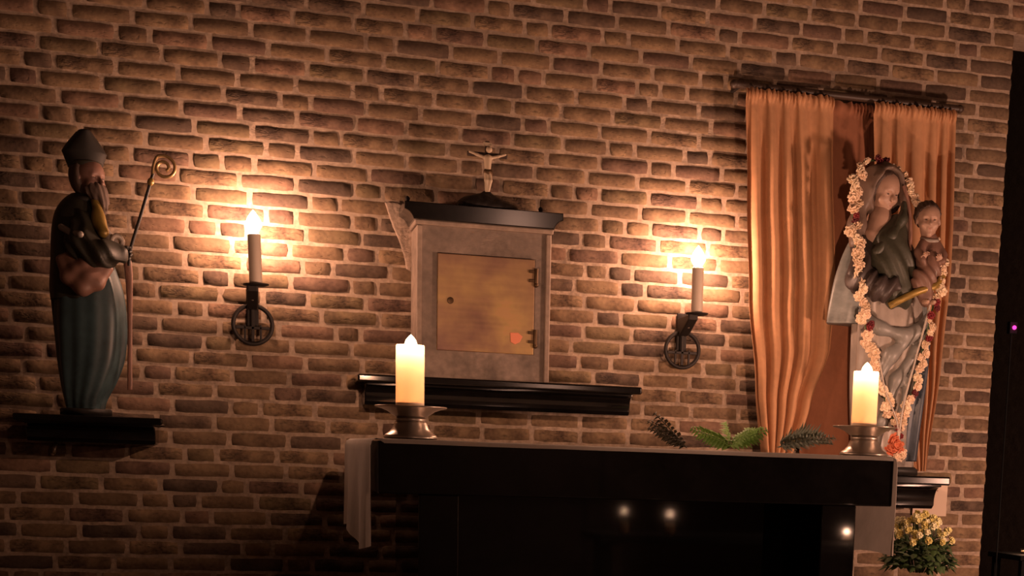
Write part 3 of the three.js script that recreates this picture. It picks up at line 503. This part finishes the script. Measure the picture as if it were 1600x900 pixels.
  part('hair', implicit((x, y, z) => smax(ell(x, y, z, 0.012, 0.868, 0.008, 0.062, 0.08, 0.066), (x - 0.02) * 0.75 + (z - 0.02) * 0.66 - 0.008, 0.01), [0.012, 0.865, 0.01], 0.1, 40), M.beard, g);
  // mitre: a band and two pointed shields, leaning with the head
  const mitre = part('mitre', implicit((x, y, z) => {
    const half = 0.058 + 0.38 * Math.max(0, Math.min(y, 0.055)) - 1.05 * Math.pow(Math.max(0, y - 0.055), 1.15), depth = 0.056 - y * 0.12;
    const d = (Math.hypot(x / half, z / Math.max(0.012, depth)) - 1) * Math.min(half, Math.max(0.012, depth));
    return smax(smax(smax(d, -y, 0.006), y - 0.135, 0.008), -(Math.hypot((z) / 0.013, (y - 0.15) / 0.05) - 1) * 0.013, 0.006);
  }, [0, 0.065, 0], 0.1, 60), P.dark, g); mitre.position.set(0.008, 0.894, 0.004); mitre.rotation.set(-0.05, 0.35, 0.03);
  part('mitre_band', lathe([[0.054, 0], [0.06, 0.003], [0.061, 0.017], [0.057, 0.02]], 40), P.olive, mitre);
  // crozier
  const c = new THREE.Group(); c.name = 'crozier'; g.add(c);
  part('staff', tube([[0.155, 0.55, 0.07], [0.161, 0.60, 0.075], [0.205, 0.745, 0.076], [0.247, 0.885, 0.077]], 0.0062, 40, 10), P.dark, c);
  part('knop', new THREE.SphereGeometry(0.012, 16, 12).scale(1, 1.3, 1).rotateZ(-0.28).translate(0.238, 0.855, 0.077), P.gold, c);
  const spiral = [[0.245, 0.88, 0.077], [0.25, 0.915, 0.077], [0.262, 0.944, 0.077]];
  for (let i = 0; i <= 22; i++) { const a = Math.PI * 0.62 - i * 0.42, r = 0.044 * (1 - i / 30); spiral.push([0.286 + Math.cos(a) * r, 0.908 + Math.sin(a) * r, 0.077]); }
  part('crook', tube(spiral, 0.0062, 120, 10), M.brassWorn, c, 'curled gilded head of the crozier');
}
{ // mother and child
  const g = thing('mother_and_child_statue', 'painted statue of a veiled mother holding a child before orange curtains', 'statue', [1.99, 0.976, 0.24]);
  part('plinth', lathe([[0, 0], [0.17, 0], [0.17, 0.025], [0.155, 0.035], [0, 0.035]], 8).scale(1, 1, 0.75).translate(0.02, 0, 0), P.dark, g);
  part('dress', loft([[0.03, -0.105, 0.15, -0.09, 0.10], [0.08, -0.115, 0.15, -0.1, 0.115], [0.22, -0.135, 0.15, -0.1, 0.125], [0.4, -0.15, 0.16, -0.1, 0.13], [0.6, -0.155, 0.165, -0.1, 0.13], [0.8, -0.15, 0.13, -0.1, 0.115], [0.93, -0.13, 0.085, -0.085, 0.1], [1.03, -0.10, 0.03, -0.05, 0.07]],
    (th, t) => (0.07 * Math.sin(10 * th + 1.6 * Math.sin(2 * th) + t) + 0.03 * Math.sin(19 * th - 2 * t)) * (1 - 0.6 * t), 120, 70), P.pale, g, 'pale dress in upright folds');
  part('mantle', loft([[0.63, -0.262, 0.19, -0.1, 0.06], [0.70, -0.258, 0.19, -0.11, 0.075], [0.82, -0.24, 0.17, -0.11, 0.085], [0.93, -0.205, 0.13, -0.1, 0.085], [1.01, -0.16, 0.075, -0.08, 0.07], [1.06, -0.11, 0.02, -0.05, 0.05]],
    (th, t) => 0.045 * Math.sin(11 * th + 2 * Math.sin(th)) * (1 - t), 100, 50), P.cloak, g, 'silver blue mantle');
  part('mantle_tail', loft([[0.06, 0.06, 0.165, -0.09, 0.095], [0.25, 0.05, 0.17, -0.09, 0.125], [0.45, 0.07, 0.185, -0.09, 0.12], [0.66, 0.1, 0.19, -0.09, 0.10]], (th, t) => 0.09 * Math.sin(6 * th + 2 * t), 60, 50), P.blue, g, 'dark blue tail of the mantle');
  part('neck', implicit(chain([[-0.062, 1.11, 0.04, 0.036], [-0.072, 1.06, 0.05, 0.036], [-0.085, 1.0, 0.045, 0.065]], 0.05), [-0.1, 1.05, 0.07], 0.12, 40), M.skin, g);
  part('dark_drape', implicit(chain([[0.02, 1.14, 0.085, 0.012], [0.0, 1.06, 0.115, 0.017], [-0.05, 0.985, 0.128, 0.02], [-0.11, 0.92, 0.12, 0.022]], 0.03), [-0.06, 1.05, 0.1], 0.17, 44), P.green, g, 'dark green drape across the breast');
  const bod = chain([[0.005, 1.06, 0.075, 0.04], [-0.035, 0.96, 0.07, 0.075], [-0.03, 0.88, 0.08, 0.085], [0.0, 0.77, 0.10, 0.08]], 0.05);
  part('bodice', implicit((x, y, z) => bod(x, y, z) + 0.009 * Math.sin(x * 85 + y * 30 + 1.5 * Math.sin(y * 14)) * smooth(1.02, 0.9, y), [-0.03, 0.88, 0.06], 0.22, 52), P.green, g, 'dark green front of the dress');
  const folds = [chain([[0.16, 0.68, 0.09, 0.016], [0.08, 0.60, 0.135, 0.022], [-0.03, 0.50, 0.14, 0.024], [-0.10, 0.36, 0.125, 0.02], [-0.115, 0.16, 0.10, 0.014]], 0.04), chain([[0.165, 0.62, 0.09, 0.014], [0.09, 0.52, 0.13, 0.021], [0.0, 0.40, 0.138, 0.022], [-0.05, 0.22, 0.125, 0.018], [-0.06, 0.1, 0.115, 0.012]], 0.04), chain([[-0.15, 0.68, 0.08, 0.014], [-0.08, 0.61, 0.125, 0.022], [0.02, 0.585, 0.142, 0.022], [0.12, 0.63, 0.115, 0.014]], 0.04), chain([[0.12, 0.52, 0.115, 0.014], [0.06, 0.38, 0.135, 0.018], [0.02, 0.2, 0.125, 0.016]], 0.04)];
  part('draped_fold', implicit((x, y, z) => folds.reduce((d, f) => smin(d, f(x, y, z), 0.02), 1e3), [0, 0.4, 0.1], 0.31, 84), P.fold, g, 'silver folds gathered across the lap');
  const hp = [-0.062, 1.175, 0.045], hs = 0.178, yaw = 0.34;
  head(g, hp, hs, yaw, 0.28, M.skin);
  part('hair', implicit((x, y, z) => { const f = (x - hp[0]) * Math.sin(yaw) + (z - hp[2]) * Math.cos(yaw); return smax(ell(x, y, z, hp[0] - 0.006, hp[1] + 0.022, hp[2] - 0.006, 0.069, 0.082, 0.078), f - (y - hp[1] - 0.05) * 0.55 - 0.05, 0.012) + 0.0025 * Math.sin(x * 190) * Math.sin(y * 90); }, hp, 0.13, 48), M.hair, g);
  const drapeL = chain([[-0.13, 1.23, 0.02, 0.026], [-0.155, 1.13, 0.03, 0.03], [-0.175, 1.03, 0.045, 0.034], [-0.18, 0.96, 0.06, 0.03]], 0.03), drapeR = chain([[0.005, 1.24, 0.05, 0.02], [0.022, 1.15, 0.075, 0.017], [0.026, 1.04, 0.10, 0.016], [0.022, 0.93, 0.125, 0.014]], 0.02);
  part('veil', implicit((x, y, z) => {
    const f = (x - hp[0]) * Math.sin(yaw) + (z - hp[2]) * Math.cos(yaw), s = (x - hp[0]) * Math.cos(yaw) - (z - hp[2]) * Math.sin(yaw);
    let d = ell(x, y, z, hp[0], hp[1] + 0.012, hp[2] - 0.012, 0.097, 0.112, 0.1); d = smax(d, -ell(s, y, f, 0, hp[1] - 0.03, 0.1, 0.088, 0.13, 0.13), 0.012);
    return smin(smin(d, drapeL(x, y, z), 0.03), drapeR(x, y, z), 0.015) + 0.003 * Math.sin(s * 120 + y * 14);
  }, [-0.07, 1.11, 0.05], 0.22, 72), P.veil, g, 'brown veil over the head');
  part('veil_edge', tube([[0.01, 1.2, 0.09], [0.03, 1.13, 0.10], [0.036, 1.03, 0.122], [0.03, 0.93, 0.142]], 0.0085, 30, 8), P.rose, g, 'pinkish hem of the veil');
  const armChain = chain([[-0.15, 0.95, 0.05, 0.045], [-0.165, 0.81, 0.09, 0.05], [-0.10, 0.765, 0.15, 0.04], [-0.045, 0.785, 0.165, 0.032]], 0.05);
  part('sleeve', implicit((x, y, z) => armChain(x, y, z) + 0.006 * Math.sin(x * 110 - y * 60 + 2 * Math.sin(z * 40)), [-0.10, 0.85, 0.1], 0.19, 56), P.plum, g);
  hand(g, openHand, [-0.05, 0.785, 0.165], 0.135, [-0.5, 0.3, -0.95], M.skin);
  hand(g, openHand, [0.185, 0.80, 0.10], 0.13, [-0.9, -0.3, 0.9], M.skin);
  const gown = chain([[0.122, 0.985, 0.125, 0.036], [0.128, 0.92, 0.13, 0.046], [0.12, 0.86, 0.14, 0.05], [0.085, 0.815, 0.17, 0.043], [0.10, 0.745, 0.175, 0.038]], 0.03), arm1 = chain([[0.155, 0.965, 0.135, 0.02], [0.178, 0.92, 0.155, 0.019], [0.155, 0.89, 0.185, 0.015]], 0.015), arm2 = chain([[0.09, 0.965, 0.14, 0.02], [0.062, 0.925, 0.16, 0.019], [0.07, 0.89, 0.185, 0.015]], 0.015);
  part('child_gown', implicit((x, y, z) => smin(smin(gown(x, y, z), arm1(x, y, z), 0.015), arm2(x, y, z), 0.015) + 0.005 * Math.sin(x * 120 + y * 50 + 2 * Math.sin(y * 30)) * smooth(0.97, 0.9, y), [0.115, 0.86, 0.15], 0.17, 64), P.gown, g, 'pinkish gown of the child');
  hand(g, openHand, [0.158, 0.893, 0.182], 0.06, [0.6, 0, 0.7], M.skin); hand(g, openHand, [0.07, 0.893, 0.182], 0.06, [0.7, 0, -0.2], M.skin);
  for (const s of [0, 1]) part('child_foot', new THREE.SphereGeometry(0.015, 14, 10).scale(0.9, 0.8, 1.9).translate(0.088 + s * 0.03, 0.722, 0.2), M.skin, g);
  head(g, [0.112, 1.06, 0.13], 0.14, -0.25, 0.05, M.skin);
  part('child_hair', implicit((x, y, z) => smax(ell(x, y, z, 0.112, 1.083, 0.118, 0.057, 0.062, 0.06), (z - 0.152) - (y - 1.098) * 1.0, 0.01) + 0.003 * Math.sin(x * 220) * Math.sin(y * 190 + z * 150), [0.112, 1.08, 0.12], 0.09, 44), M.hair, g);
  part('child_collar', new THREE.TorusGeometry(0.032, 0.009, 10, 28).rotateX(Math.PI / 2 + 0.3).translate(0.122, 0.985, 0.132), P.pale, g);
  part('gold_hem', tube([[-0.06, 0.70, 0.165], [0.0, 0.735, 0.185], [0.06, 0.765, 0.2], [0.13, 0.79, 0.195], [0.18, 0.84, 0.16]], 0.015, 40, 10), P.gold, g, 'golden hem below the child');
}

// ------------------------------------------------------------------ garland, cord, flowers
function rosette(r, rings, per, cup, sd) {   // petals in rings around a small heart
  const r0 = seed; seed = sd; const list = [];
  for (let k = 0; k < rings; k++) for (let i = 0; i < per; i++) {
    const p = new THREE.SphereGeometry(1, 6, 4).scale(r * 0.34, r * 0.1, r * 0.46).translate(0, 0, r * 0.42);
    p.rotateX(-(cup + k * (1.35 - cup) / rings) - rr(0, 0.25)).rotateY((i + k * 0.5) / per * Math.PI * 2 + rr(-0.2, 0.2)); p.scale(rr(0.85, 1.12), 1, rr(0.85, 1.12)); list.push(p);
  }
  list.push(new THREE.SphereGeometry(r * 0.3, 7, 5).translate(0, r * 0.2, 0)); seed = r0;
  const g = join(list).rotateX(Math.PI / 2); return g;   // opens towards +z
}
const whiteFlowers = [1, 2, 3].map((i) => rosette(0.033, 3, 6, 0.15, i * 91)), roseFlowers = [4, 5].map((i) => rosette(0.031, 3, 5, 0.5, i * 91));
const F = { cream: [std(0.78, 0.64, 0.46, { roughness: 0.8 }), std(0.74, 0.56, 0.40, { roughness: 0.8 }), std(0.68, 0.52, 0.36, { roughness: 0.8 })], red: [std(0.19, 0.018, 0.022, { roughness: 0.6 }), std(0.12, 0.015, 0.02, { roughness: 0.6 })], orange: std(0.55, 0.15, 0.07, { roughness: 0.7 }), yellow: [std(0.80, 0.72, 0.32, { roughness: 0.8 }), std(0.85, 0.80, 0.50, { roughness: 0.8 }), std(0.68, 0.58, 0.20, { roughness: 0.8 })], leaf: phys(0.07, 0.13, 0.035, { roughness: 0.6, side: THREE.DoubleSide, transmission: 0.3 }) };
{
  const g = thing('flower_garland', 'garland of cream and dark red flowers draped over the mother and child statue', 'garland', [1.95, 1.1, 0.36]);
  const off = (l) => l.map(([x, y, z]) => V(x - 1.95, y - 1.1, z - 0.36));
  const left = new THREE.CatmullRomCurve3(off([[1.802, 2.235, 0.31], [1.779, 2.172, 0.33], [1.778, 2.110, 0.33], [1.782, 2.021, 0.32], [1.790, 1.929, 0.34], [1.798, 1.809, 0.36], [1.814, 1.704, 0.385], [1.828, 1.594, 0.40], [1.849, 1.496, 0.405], [1.884, 1.392, 0.41], [1.936, 1.289, 0.40], [1.987, 1.184, 0.40]]));
  const right = new THREE.CatmullRomCurve3(off([[2.019, 2.215, 0.30], [2.045, 2.128, 0.32], [2.12, 1.99, 0.34], [2.165, 1.880, 0.38], [2.15, 1.771, 0.42], [2.122, 1.680, 0.42], [2.112, 1.614, 0.415], [2.098, 1.522, 0.40], [2.082, 1.415, 0.40], [2.052, 1.307, 0.40], [2.020, 1.225, 0.40], [1.996, 1.166, 0.40]]));
  const over = new THREE.CatmullRomCurve3(off([[1.802, 2.235, 0.31], [1.85, 2.272, 0.28], [1.92, 2.277, 0.27], [1.985, 2.25, 0.27], [2.019, 2.215, 0.30]]));
  for (const c of [left, right, over]) part('string', new THREE.TubeGeometry(c, 60, 0.004, 6), F.leaf, g);
  const put = (shape, mat, p, s, name = 'flower') => { const m = part(name, shape, mat, g); m.position.copy(p); m.scale.setScalar(s); m.rotation.set(rr(-0.7, 0.5), rr(-0.8, 0.6), rr(0, 6)); };
  const run = (c, n, reds, wide, size) => { for (let i = 0; i < n; i++) { const t = (i + 0.5) / n, p = c.getPointAt(t), red = reds.some(([a, b]) => t > a && t < b); p.x += rr(-wide, wide); p.z += rr(0, 0.014); p.y += rr(-0.006, 0.006); if (red) put(roseFlowers[i % 2], F.red[i % 2], p, rr(0.85, 1.1)); else put(whiteFlowers[i % 3], F.cream[Math.floor(rnd() * 3)], p, size * rr(0.85, 1.15)); } };
  run(left, 46, [[0.17, 0.225], [0.585, 0.63]], 0.02, 1); run(right, 44, [[0.5, 0.57], [0.64, 0.66], [0.83, 0.86]], 0.012, 0.86); run(over, 9, [[0.3, 0.7]], 0.006, 0.6);
  for (const [x, y, z, o, s] of [[1.985, 1.165, 0.42, 1, 0.9], [1.962, 1.125, 0.43, 2, 1.35], [1.985, 1.095, 0.44, 2, 1.3], [1.955, 1.075, 0.435, 2, 1.2], [2.0, 1.06, 0.44, 0, 1.1], [1.975, 1.05, 0.44, 0, 1.0], [2.015, 1.075, 0.43, 0, 0.9], [2.005, 1.135, 0.425, 1, 0.8]]) put(o === 1 ? roseFlowers[0] : whiteFlowers[1], o === 1 ? F.red[0] : o === 2 ? F.orange : F.cream[1], V(x - 1.95, y - 1.1, z - 0.36), s, o === 2 ? 'rose' : 'flower');
}
{
  const g = thing('prayer_cord', 'thin pale prayer cord hanging down the front of the mother and child statue', 'cord', [2.0, 1.12, 0.43]);
  part('strand', tube([[0.125, 0.72, 0.0], [0.10, 0.56, 0.005], [0.05, 0.345, 0.005], [0.003, 0.13, 0.005], [-0.01, 0.0, 0.01]], 0.0045, 60, 8), P.white, g);
  part('strand', tube([[-0.115, 0.337, 0.0], [-0.08, 0.207, 0.005], [-0.02, 0.08, 0.005], [-0.01, 0.0, 0.01]], 0.004, 40, 8), P.white, g);
}
function frondShape(len, rise, droop, n, leafLen, slim, sd, up = 0) {   // stem along +x from the origin, folded leaflets on both sides
  const r0 = seed; seed = sd; const pts = []; for (let i = 0; i <= 10; i++) { const t = i / 10; pts.push([len * t * (1 - 0.15 * t), rise * t - droop * t * t, 0]); }
  const curve = new THREE.CatmullRomCurve3(pts.map((p) => V(...p))), list = [new THREE.TubeGeometry(curve, 16, 0.0025, 5)];
  for (let i = 1; i <= n; i++) for (const s of [-1, 1]) {
    const t = i / (n + 0.5), p = curve.getPointAt(t), l = leafLen * Math.pow(Math.sin(Math.PI * (0.14 + 0.84 * t)), 0.7) * rr(0.85, 1.15), w = l * slim;
    const g = new THREE.BufferGeometry(); g.setAttribute('position', new THREE.Float32BufferAttribute([0, 0, 0, l * 0.4, 0.004, w, l, -0.006, 0, l * 0.45, 0.012, 0, l * 0.4, 0.004, -w], 3)); g.setIndex([0, 1, 3, 1, 2, 3, 0, 3, 4, 3, 2, 4]); g.computeVertexNormals();
    g.rotateX(s * (up ? -1.2 : 0.35)).rotateY(-s * (up ? 0.35 : 1.05) + rr(-0.08, 0.08)).rotateZ(up ? 1.25 : 0.25).translate(p.x, p.y, p.z); list.push(g);
  }
  seed = r0; return join(list);
}
function ferns(label, pos, mat, list) { const g = thing('fern_spray', label, 'fern', pos); list.forEach(([az, tilt, len, rise, droop, n, leaf, slim, up], i) => { const m = part('frond', frondShape(len, rise, droop, n, leaf, slim, 500 + i * 13 + Math.round(pos[0] * 100), up), mat, g); m.rotation.set(tilt, az, 0, 'YXZ'); }); const low = new THREE.Box3().setFromObject(g, true).min.y; g.position.y += 1.0495 - low; }
const G = { fern: phys(0.19, 0.37, 0.07, { roughness: 0.6, side: THREE.DoubleSide, transmission: 0.3 }), grey: phys(0.17, 0.20, 0.15, { roughness: 0.6, side: THREE.DoubleSide, transmission: 0.25 }), dusk: phys(0.05, 0.045, 0.025, { roughness: 0.7, side: THREE.DoubleSide, transmission: 0.2 }) };
ferns('bright green fern spray lying on the back of the altar left of the curtain', [1.155, 1.05, 0.72], G.fern, [[Math.PI, 0.9, 0.17, 0.16, 0.06, 12, 0.05, 0.2], [Math.PI - 0.5, 0.8, 0.15, 0.12, 0.05, 11, 0.05, 0.2], [0.2, 0.9, 0.13, 0.18, 0.07, 11, 0.05, 0.2], [0.9, 0.7, 0.14, 0.15, 0.06, 10, 0.045, 0.2], [-0.6, 0.8, 0.12, 0.15, 0.07, 10, 0.045, 0.2], [2.2, 0.7, 0.1, 0.14, 0.02, 9, 0.045, 0.2]]);
ferns('grey green fern spray with upright leaflets on the altar before the orange curtain', [1.30, 1.05, 0.85], G.grey, [[0.0, 0.0, 0.24, 0.06, 0.03, 14, 0.085, 0.1, 1], [0.25, 0.5, 0.3, 0.1, 0.05, 13, 0.06, 0.14], [-0.35, 0.3, 0.25, 0.07, 0.05, 12, 0.05, 0.14], [0.5, 0.9, 0.2, 0.16, 0.06, 12, 0.05, 0.14]]);
ferns('dark dry fern spray leaning to the wall at the left end of the altar greenery', [1.04, 1.05, 0.5], G.dusk, [[Math.PI, 0.7, 0.17, 0.19, 0.06, 11, 0.045, 0.2], [Math.PI - 0.3, 0.5, 0.19, 0.13, 0.05, 11, 0.045, 0.2], [Math.PI + 0.5, 0.5, 0.14, 0.2, 0.05, 10, 0.045, 0.2]]);

// card on the wall and the flowers at the altar's right end
{
  const t = texture(128, (u, v) => { const mark = v > 0.74 && v < 0.84 && u > 0.2 && u < 0.72 && Math.sin(u * 70) * Math.sin(v * 40 + u * 9) > 0.1; return mark ? [0.72, 0.66, 0.6] : [0.97, 0.95, 0.92]; }, true);
  single('paper_card', box(0.17, 0.152, 0.004), std(0.75, 0.62, 0.52, { map: t, roughness: 0.9 }), 'pale paper card on the brick wall beside the small stone shelf', 'card', [2.36, 0.868, 0.008]);
}
{
  const g = thing('potted_chrysanthemum', 'pot of pale yellow flowers with green leaves beside the right altar end', 'potted plant', [2.085, 0.32, 0.5]);
  part('pot', lathe([[0, 0], [0.085, 0], [0.115, 0.2], [0.122, 0.2], [0.122, 0.222], [0.108, 0.222], [0.1, 0.19], [0, 0.19]], 40), std(0.2, 0.1, 0.06, { roughness: 0.8 }), g);
  const leaf = (l, w) => { const q = new THREE.BufferGeometry(); q.setAttribute('position', new THREE.Float32BufferAttribute([0, 0, 0, w * 0.8, 0.006, l * 0.3, w, 0, l * 0.6, 0, -0.008, l, -w, 0, l * 0.6, -w * 0.8, 0.006, l * 0.3, 0, 0.012, l * 0.5], 3)); q.setIndex([0, 1, 6, 1, 2, 6, 2, 3, 6, 3, 4, 6, 4, 5, 6, 5, 0, 6]); q.computeVertexNormals(); return q; };
  const list = [];
  for (let i = 0; i < 420; i++) { const a = rr(0, 6.283), e = rr(-0.25, 0.95), r = 0.135 * rr(0.65, 1.0); list.push(leaf(rr(0.035, 0.06), rr(0.011, 0.018)).rotateX(rr(-0.9, 0.6)).rotateY(a + rr(-0.6, 0.6)).translate(Math.sin(a) * Math.cos(e) * r, 0.29 + Math.sin(e) * r * 0.95, Math.cos(a) * Math.cos(e) * r)); }
  part('foliage', join(list), F.leaf, g).userData.kind = 'stuff';
  const stems = []; const bloom = [rosette(0.021, 3, 7, 0.05, 77), rosette(0.018, 2, 7, 0.2, 78)];
  for (let i = 0; i < 84; i++) { const a = rr(0, 6.283), e = rr(0.3, 1.5), r = 0.155 * rr(0.9, 1.08), p = V(Math.sin(a) * Math.cos(e) * r * 0.92, 0.34 + Math.sin(e) * r * 0.95, Math.cos(a) * Math.cos(e) * r * 0.9); stems.push(tube([[p.x * 0.3, 0.25, p.z * 0.3], [p.x * 0.8, lerp(0.25, p.y, 0.6), p.z * 0.8], [p.x, p.y, p.z]], 0.0018, 6, 4)); const m = part('blossom', bloom[i % 2], F.yellow[Math.floor(rnd() * 3)], g); m.position.copy(p); m.lookAt(p.x * 2.2 + 2.085, p.y + 0.12 + 0.32, p.z * 2 + 0.75); m.scale.setScalar(rr(0.85, 1.2)); }
  part('stems', join(stems), F.leaf, g);
  const st = thing('flower_stool', 'small dark wooden stool under the pot of yellow flowers', 'stool', [2.085, 0, 0.5]);
  part('seat', rbox(0.3, 0.03, 0.3, 0.006, 0, 0.3045, 0), M.darkWood, st); for (const x of [-1, 1]) for (const z of [-1, 1]) part('leg', rbox(0.03, 0.29, 0.03, 0.004, x * 0.12, 0.145, z * 0.12), M.darkWood, st);
}

// ------------------------------------------------------------------ dark side chapel behind the opening on the right
{
  const g = thing('indicator_box', 'small dark box with a glowing magenta light in the dark opening', 'indicator light', [3.55, 1.816, -1.5]);
  part('housing', rbox(0.05, 0.07, 0.04, 0.006, 0, 0, -0.025), M.black, g); part('bracket', rbox(0.008, 1.78, 0.008, 0.002, 0, -0.92, -0.03), M.black, g); part('foot', lathe([[0, 0], [0.12, 0], [0.12, 0.015], [0, 0.02]], 32).translate(0, -1.815, -0.03), M.iron, g);
  part('lamp', new THREE.SphereGeometry(0.012, 16, 12), std(0, 0, 0, { emissive: new THREE.Color(1, 0.05, 0.4), emissiveIntensity: 1.6 }), g, 'glowing magenta lamp');
  const l = new THREE.PointLight(new THREE.Color(1, 0.05, 0.4), 0.003); l.position.set(0, 0, 0.02); l.castShadow = true; l.name = 'indicator_light'; g.add(l);
}
function tealight(name, label, pos, power, h) {
  const g = thing(name, label, 'candle', pos);
  part('glass_cup', lathe([[0, 0], [0.028, 0], [0.031, h], [0.029, h], [0.026, 0.004], [0, 0.004]], 32), phys(0.8, 0.75, 0.7, { transmission: 1, thickness: 0, roughness: 0.05 }), g);
  part('wax', lathe([[0, 0.005], [0.025, 0.005], [0.025, h * 0.6], [0, h * 0.6]], 28), M.waxSolid, g);
  part('flame', lathe([[0, 0], [0.0045, 0.003], [0.006, 0.01], [0.004, 0.022], [0, 0.032]], 20).translate(0, h + 0.002, 0), M.flame, g);
  const l = new THREE.PointLight(LIGHT.candleColor, power); l.position.set(0, h + 0.016, 0); l.castShadow = true; l.shadow.radius = 0.3; l.name = 'flame_light'; g.add(l);
}
tealight('tealight', 'small candle burning low in the dark opening at the right edge', [3.72, 0.53, -1.5], 0.02, 0.03);
{ const t = thing('side_table', 'dark low table under the small candle in the dark opening', 'table', [3.78, 0, -1.5]); part('table_top', rbox(0.4, 0.03, 0.4, 0.006, 0, 0.5145, 0), M.black, t); for (const x of [-1, 1]) for (const z of [-1, 1]) part('leg', rbox(0.04, 0.5, 0.04, 0.004, x * 0.16, 0.25, z * 0.16), M.black, t); }
{ // votive bench in the nave: its flames are the small lights mirrored in the granite
  const t = thing('votive_bench', 'dark low bench for votive candles standing in the nave before the altar', 'bench', [1.75, 0, 3.35]); part('bench_top', rbox(1.4, 0.04, 0.45, 0.006, 0, 0.599, 0), M.black, t); for (const x of [-1, 1]) part('leg', rbox(0.05, 0.58, 0.4, 0.004, x * 0.6, 0.29, 0), M.darkWood, t);
}
tealight('votive_candle', 'votive candle mirrored large in the right altar leg', [2.3, 0.62, 3.5], 0.12, 0.035);
tealight('votive_candle', 'votive candle mirrored as the right spot in the dark altar panel', [1.452, 0.62, 3.23], 0.05, 0.09);
tealight('votive_candle', 'votive candle mirrored as the left spot in the dark altar panel', [1.205, 0.62, 3.23], 0.03, 0.1);

// ------------------------------------------------------------------ fill lamps, added out of view to brighten the wall
function fillLamp(label, pos, share) {  // added hanging lamp, out of view, for fill and the cornice highlight
  const g = thing('added_pendant', label, 'lamp', pos);
  part('globe', new THREE.SphereGeometry(0.16, 32, 20), std(0, 0, 0, { emissive: LIGHT.fillColor, emissiveIntensity: 8 }), g, 'softly glowing globe');
  part('collar', lathe([[0, 0.2], [0.03, 0.2], [0.06, 0.165], [0.06, 0.145], [0, 0.145]], 32), M.iron, g);
  part('rod', new THREE.CylinderGeometry(0.008, 0.008, 4.6 - pos[1] - 0.19, 10).translate(0, 0.19 + (4.6 - pos[1] - 0.19) / 2, 0), M.iron, g);
  const l = new THREE.PointLight(LIGHT.fillColor, LIGHT.nave * share); l.castShadow = true; l.shadow.radius = 7.5; l.name = 'pendant_fill'; g.add(l);
}
for (const [pos, label, power] of [[[3.4, 0.95, 2.4], 'added fill lantern, a glowing globe on a low iron stand right of the altar', LIGHT.lantern], [[2.05, 1.66, 8.0], 'added globe lantern on a tall iron stand behind the camera, for fill and the shelf highlight', LIGHT.lantern * 0.11]]) {
  const g = thing('added_lantern', label, 'lantern', [pos[0], 0, pos[2]]);  // added fill: right one brightens the wall end, rear one the shelf highlight
  part('globe', new THREE.SphereGeometry(0.13, 32, 20).translate(0, pos[1], 0), std(0, 0, 0, { emissive: LIGHT.fillColor, emissiveIntensity: 8 }), g, 'softly glowing globe');
  part('pole', lathe([[0.012, 0.02], [0.012, pos[1] - 0.15], [0.05, pos[1] - 0.14], [0.06, pos[1] - 0.115], [0, pos[1] - 0.11]], 24), M.iron, g);
  part('base', lathe([[0, 0], [0.16, 0], [0.16, 0.012], [0.05, 0.025], [0, 0.028]], 40), M.iron, g);
  const l = new THREE.PointLight(LIGHT.fillColor, power); l.position.set(0, pos[1], 0); l.castShadow = true; l.shadow.radius = 6; l.name = 'lantern_fill'; g.add(l);
}
fillLamp('added fill globe lamp hanging out of view behind the camera', [1.72, 3.05, 8.0], 0.06);

renderer.render(scene, camera);
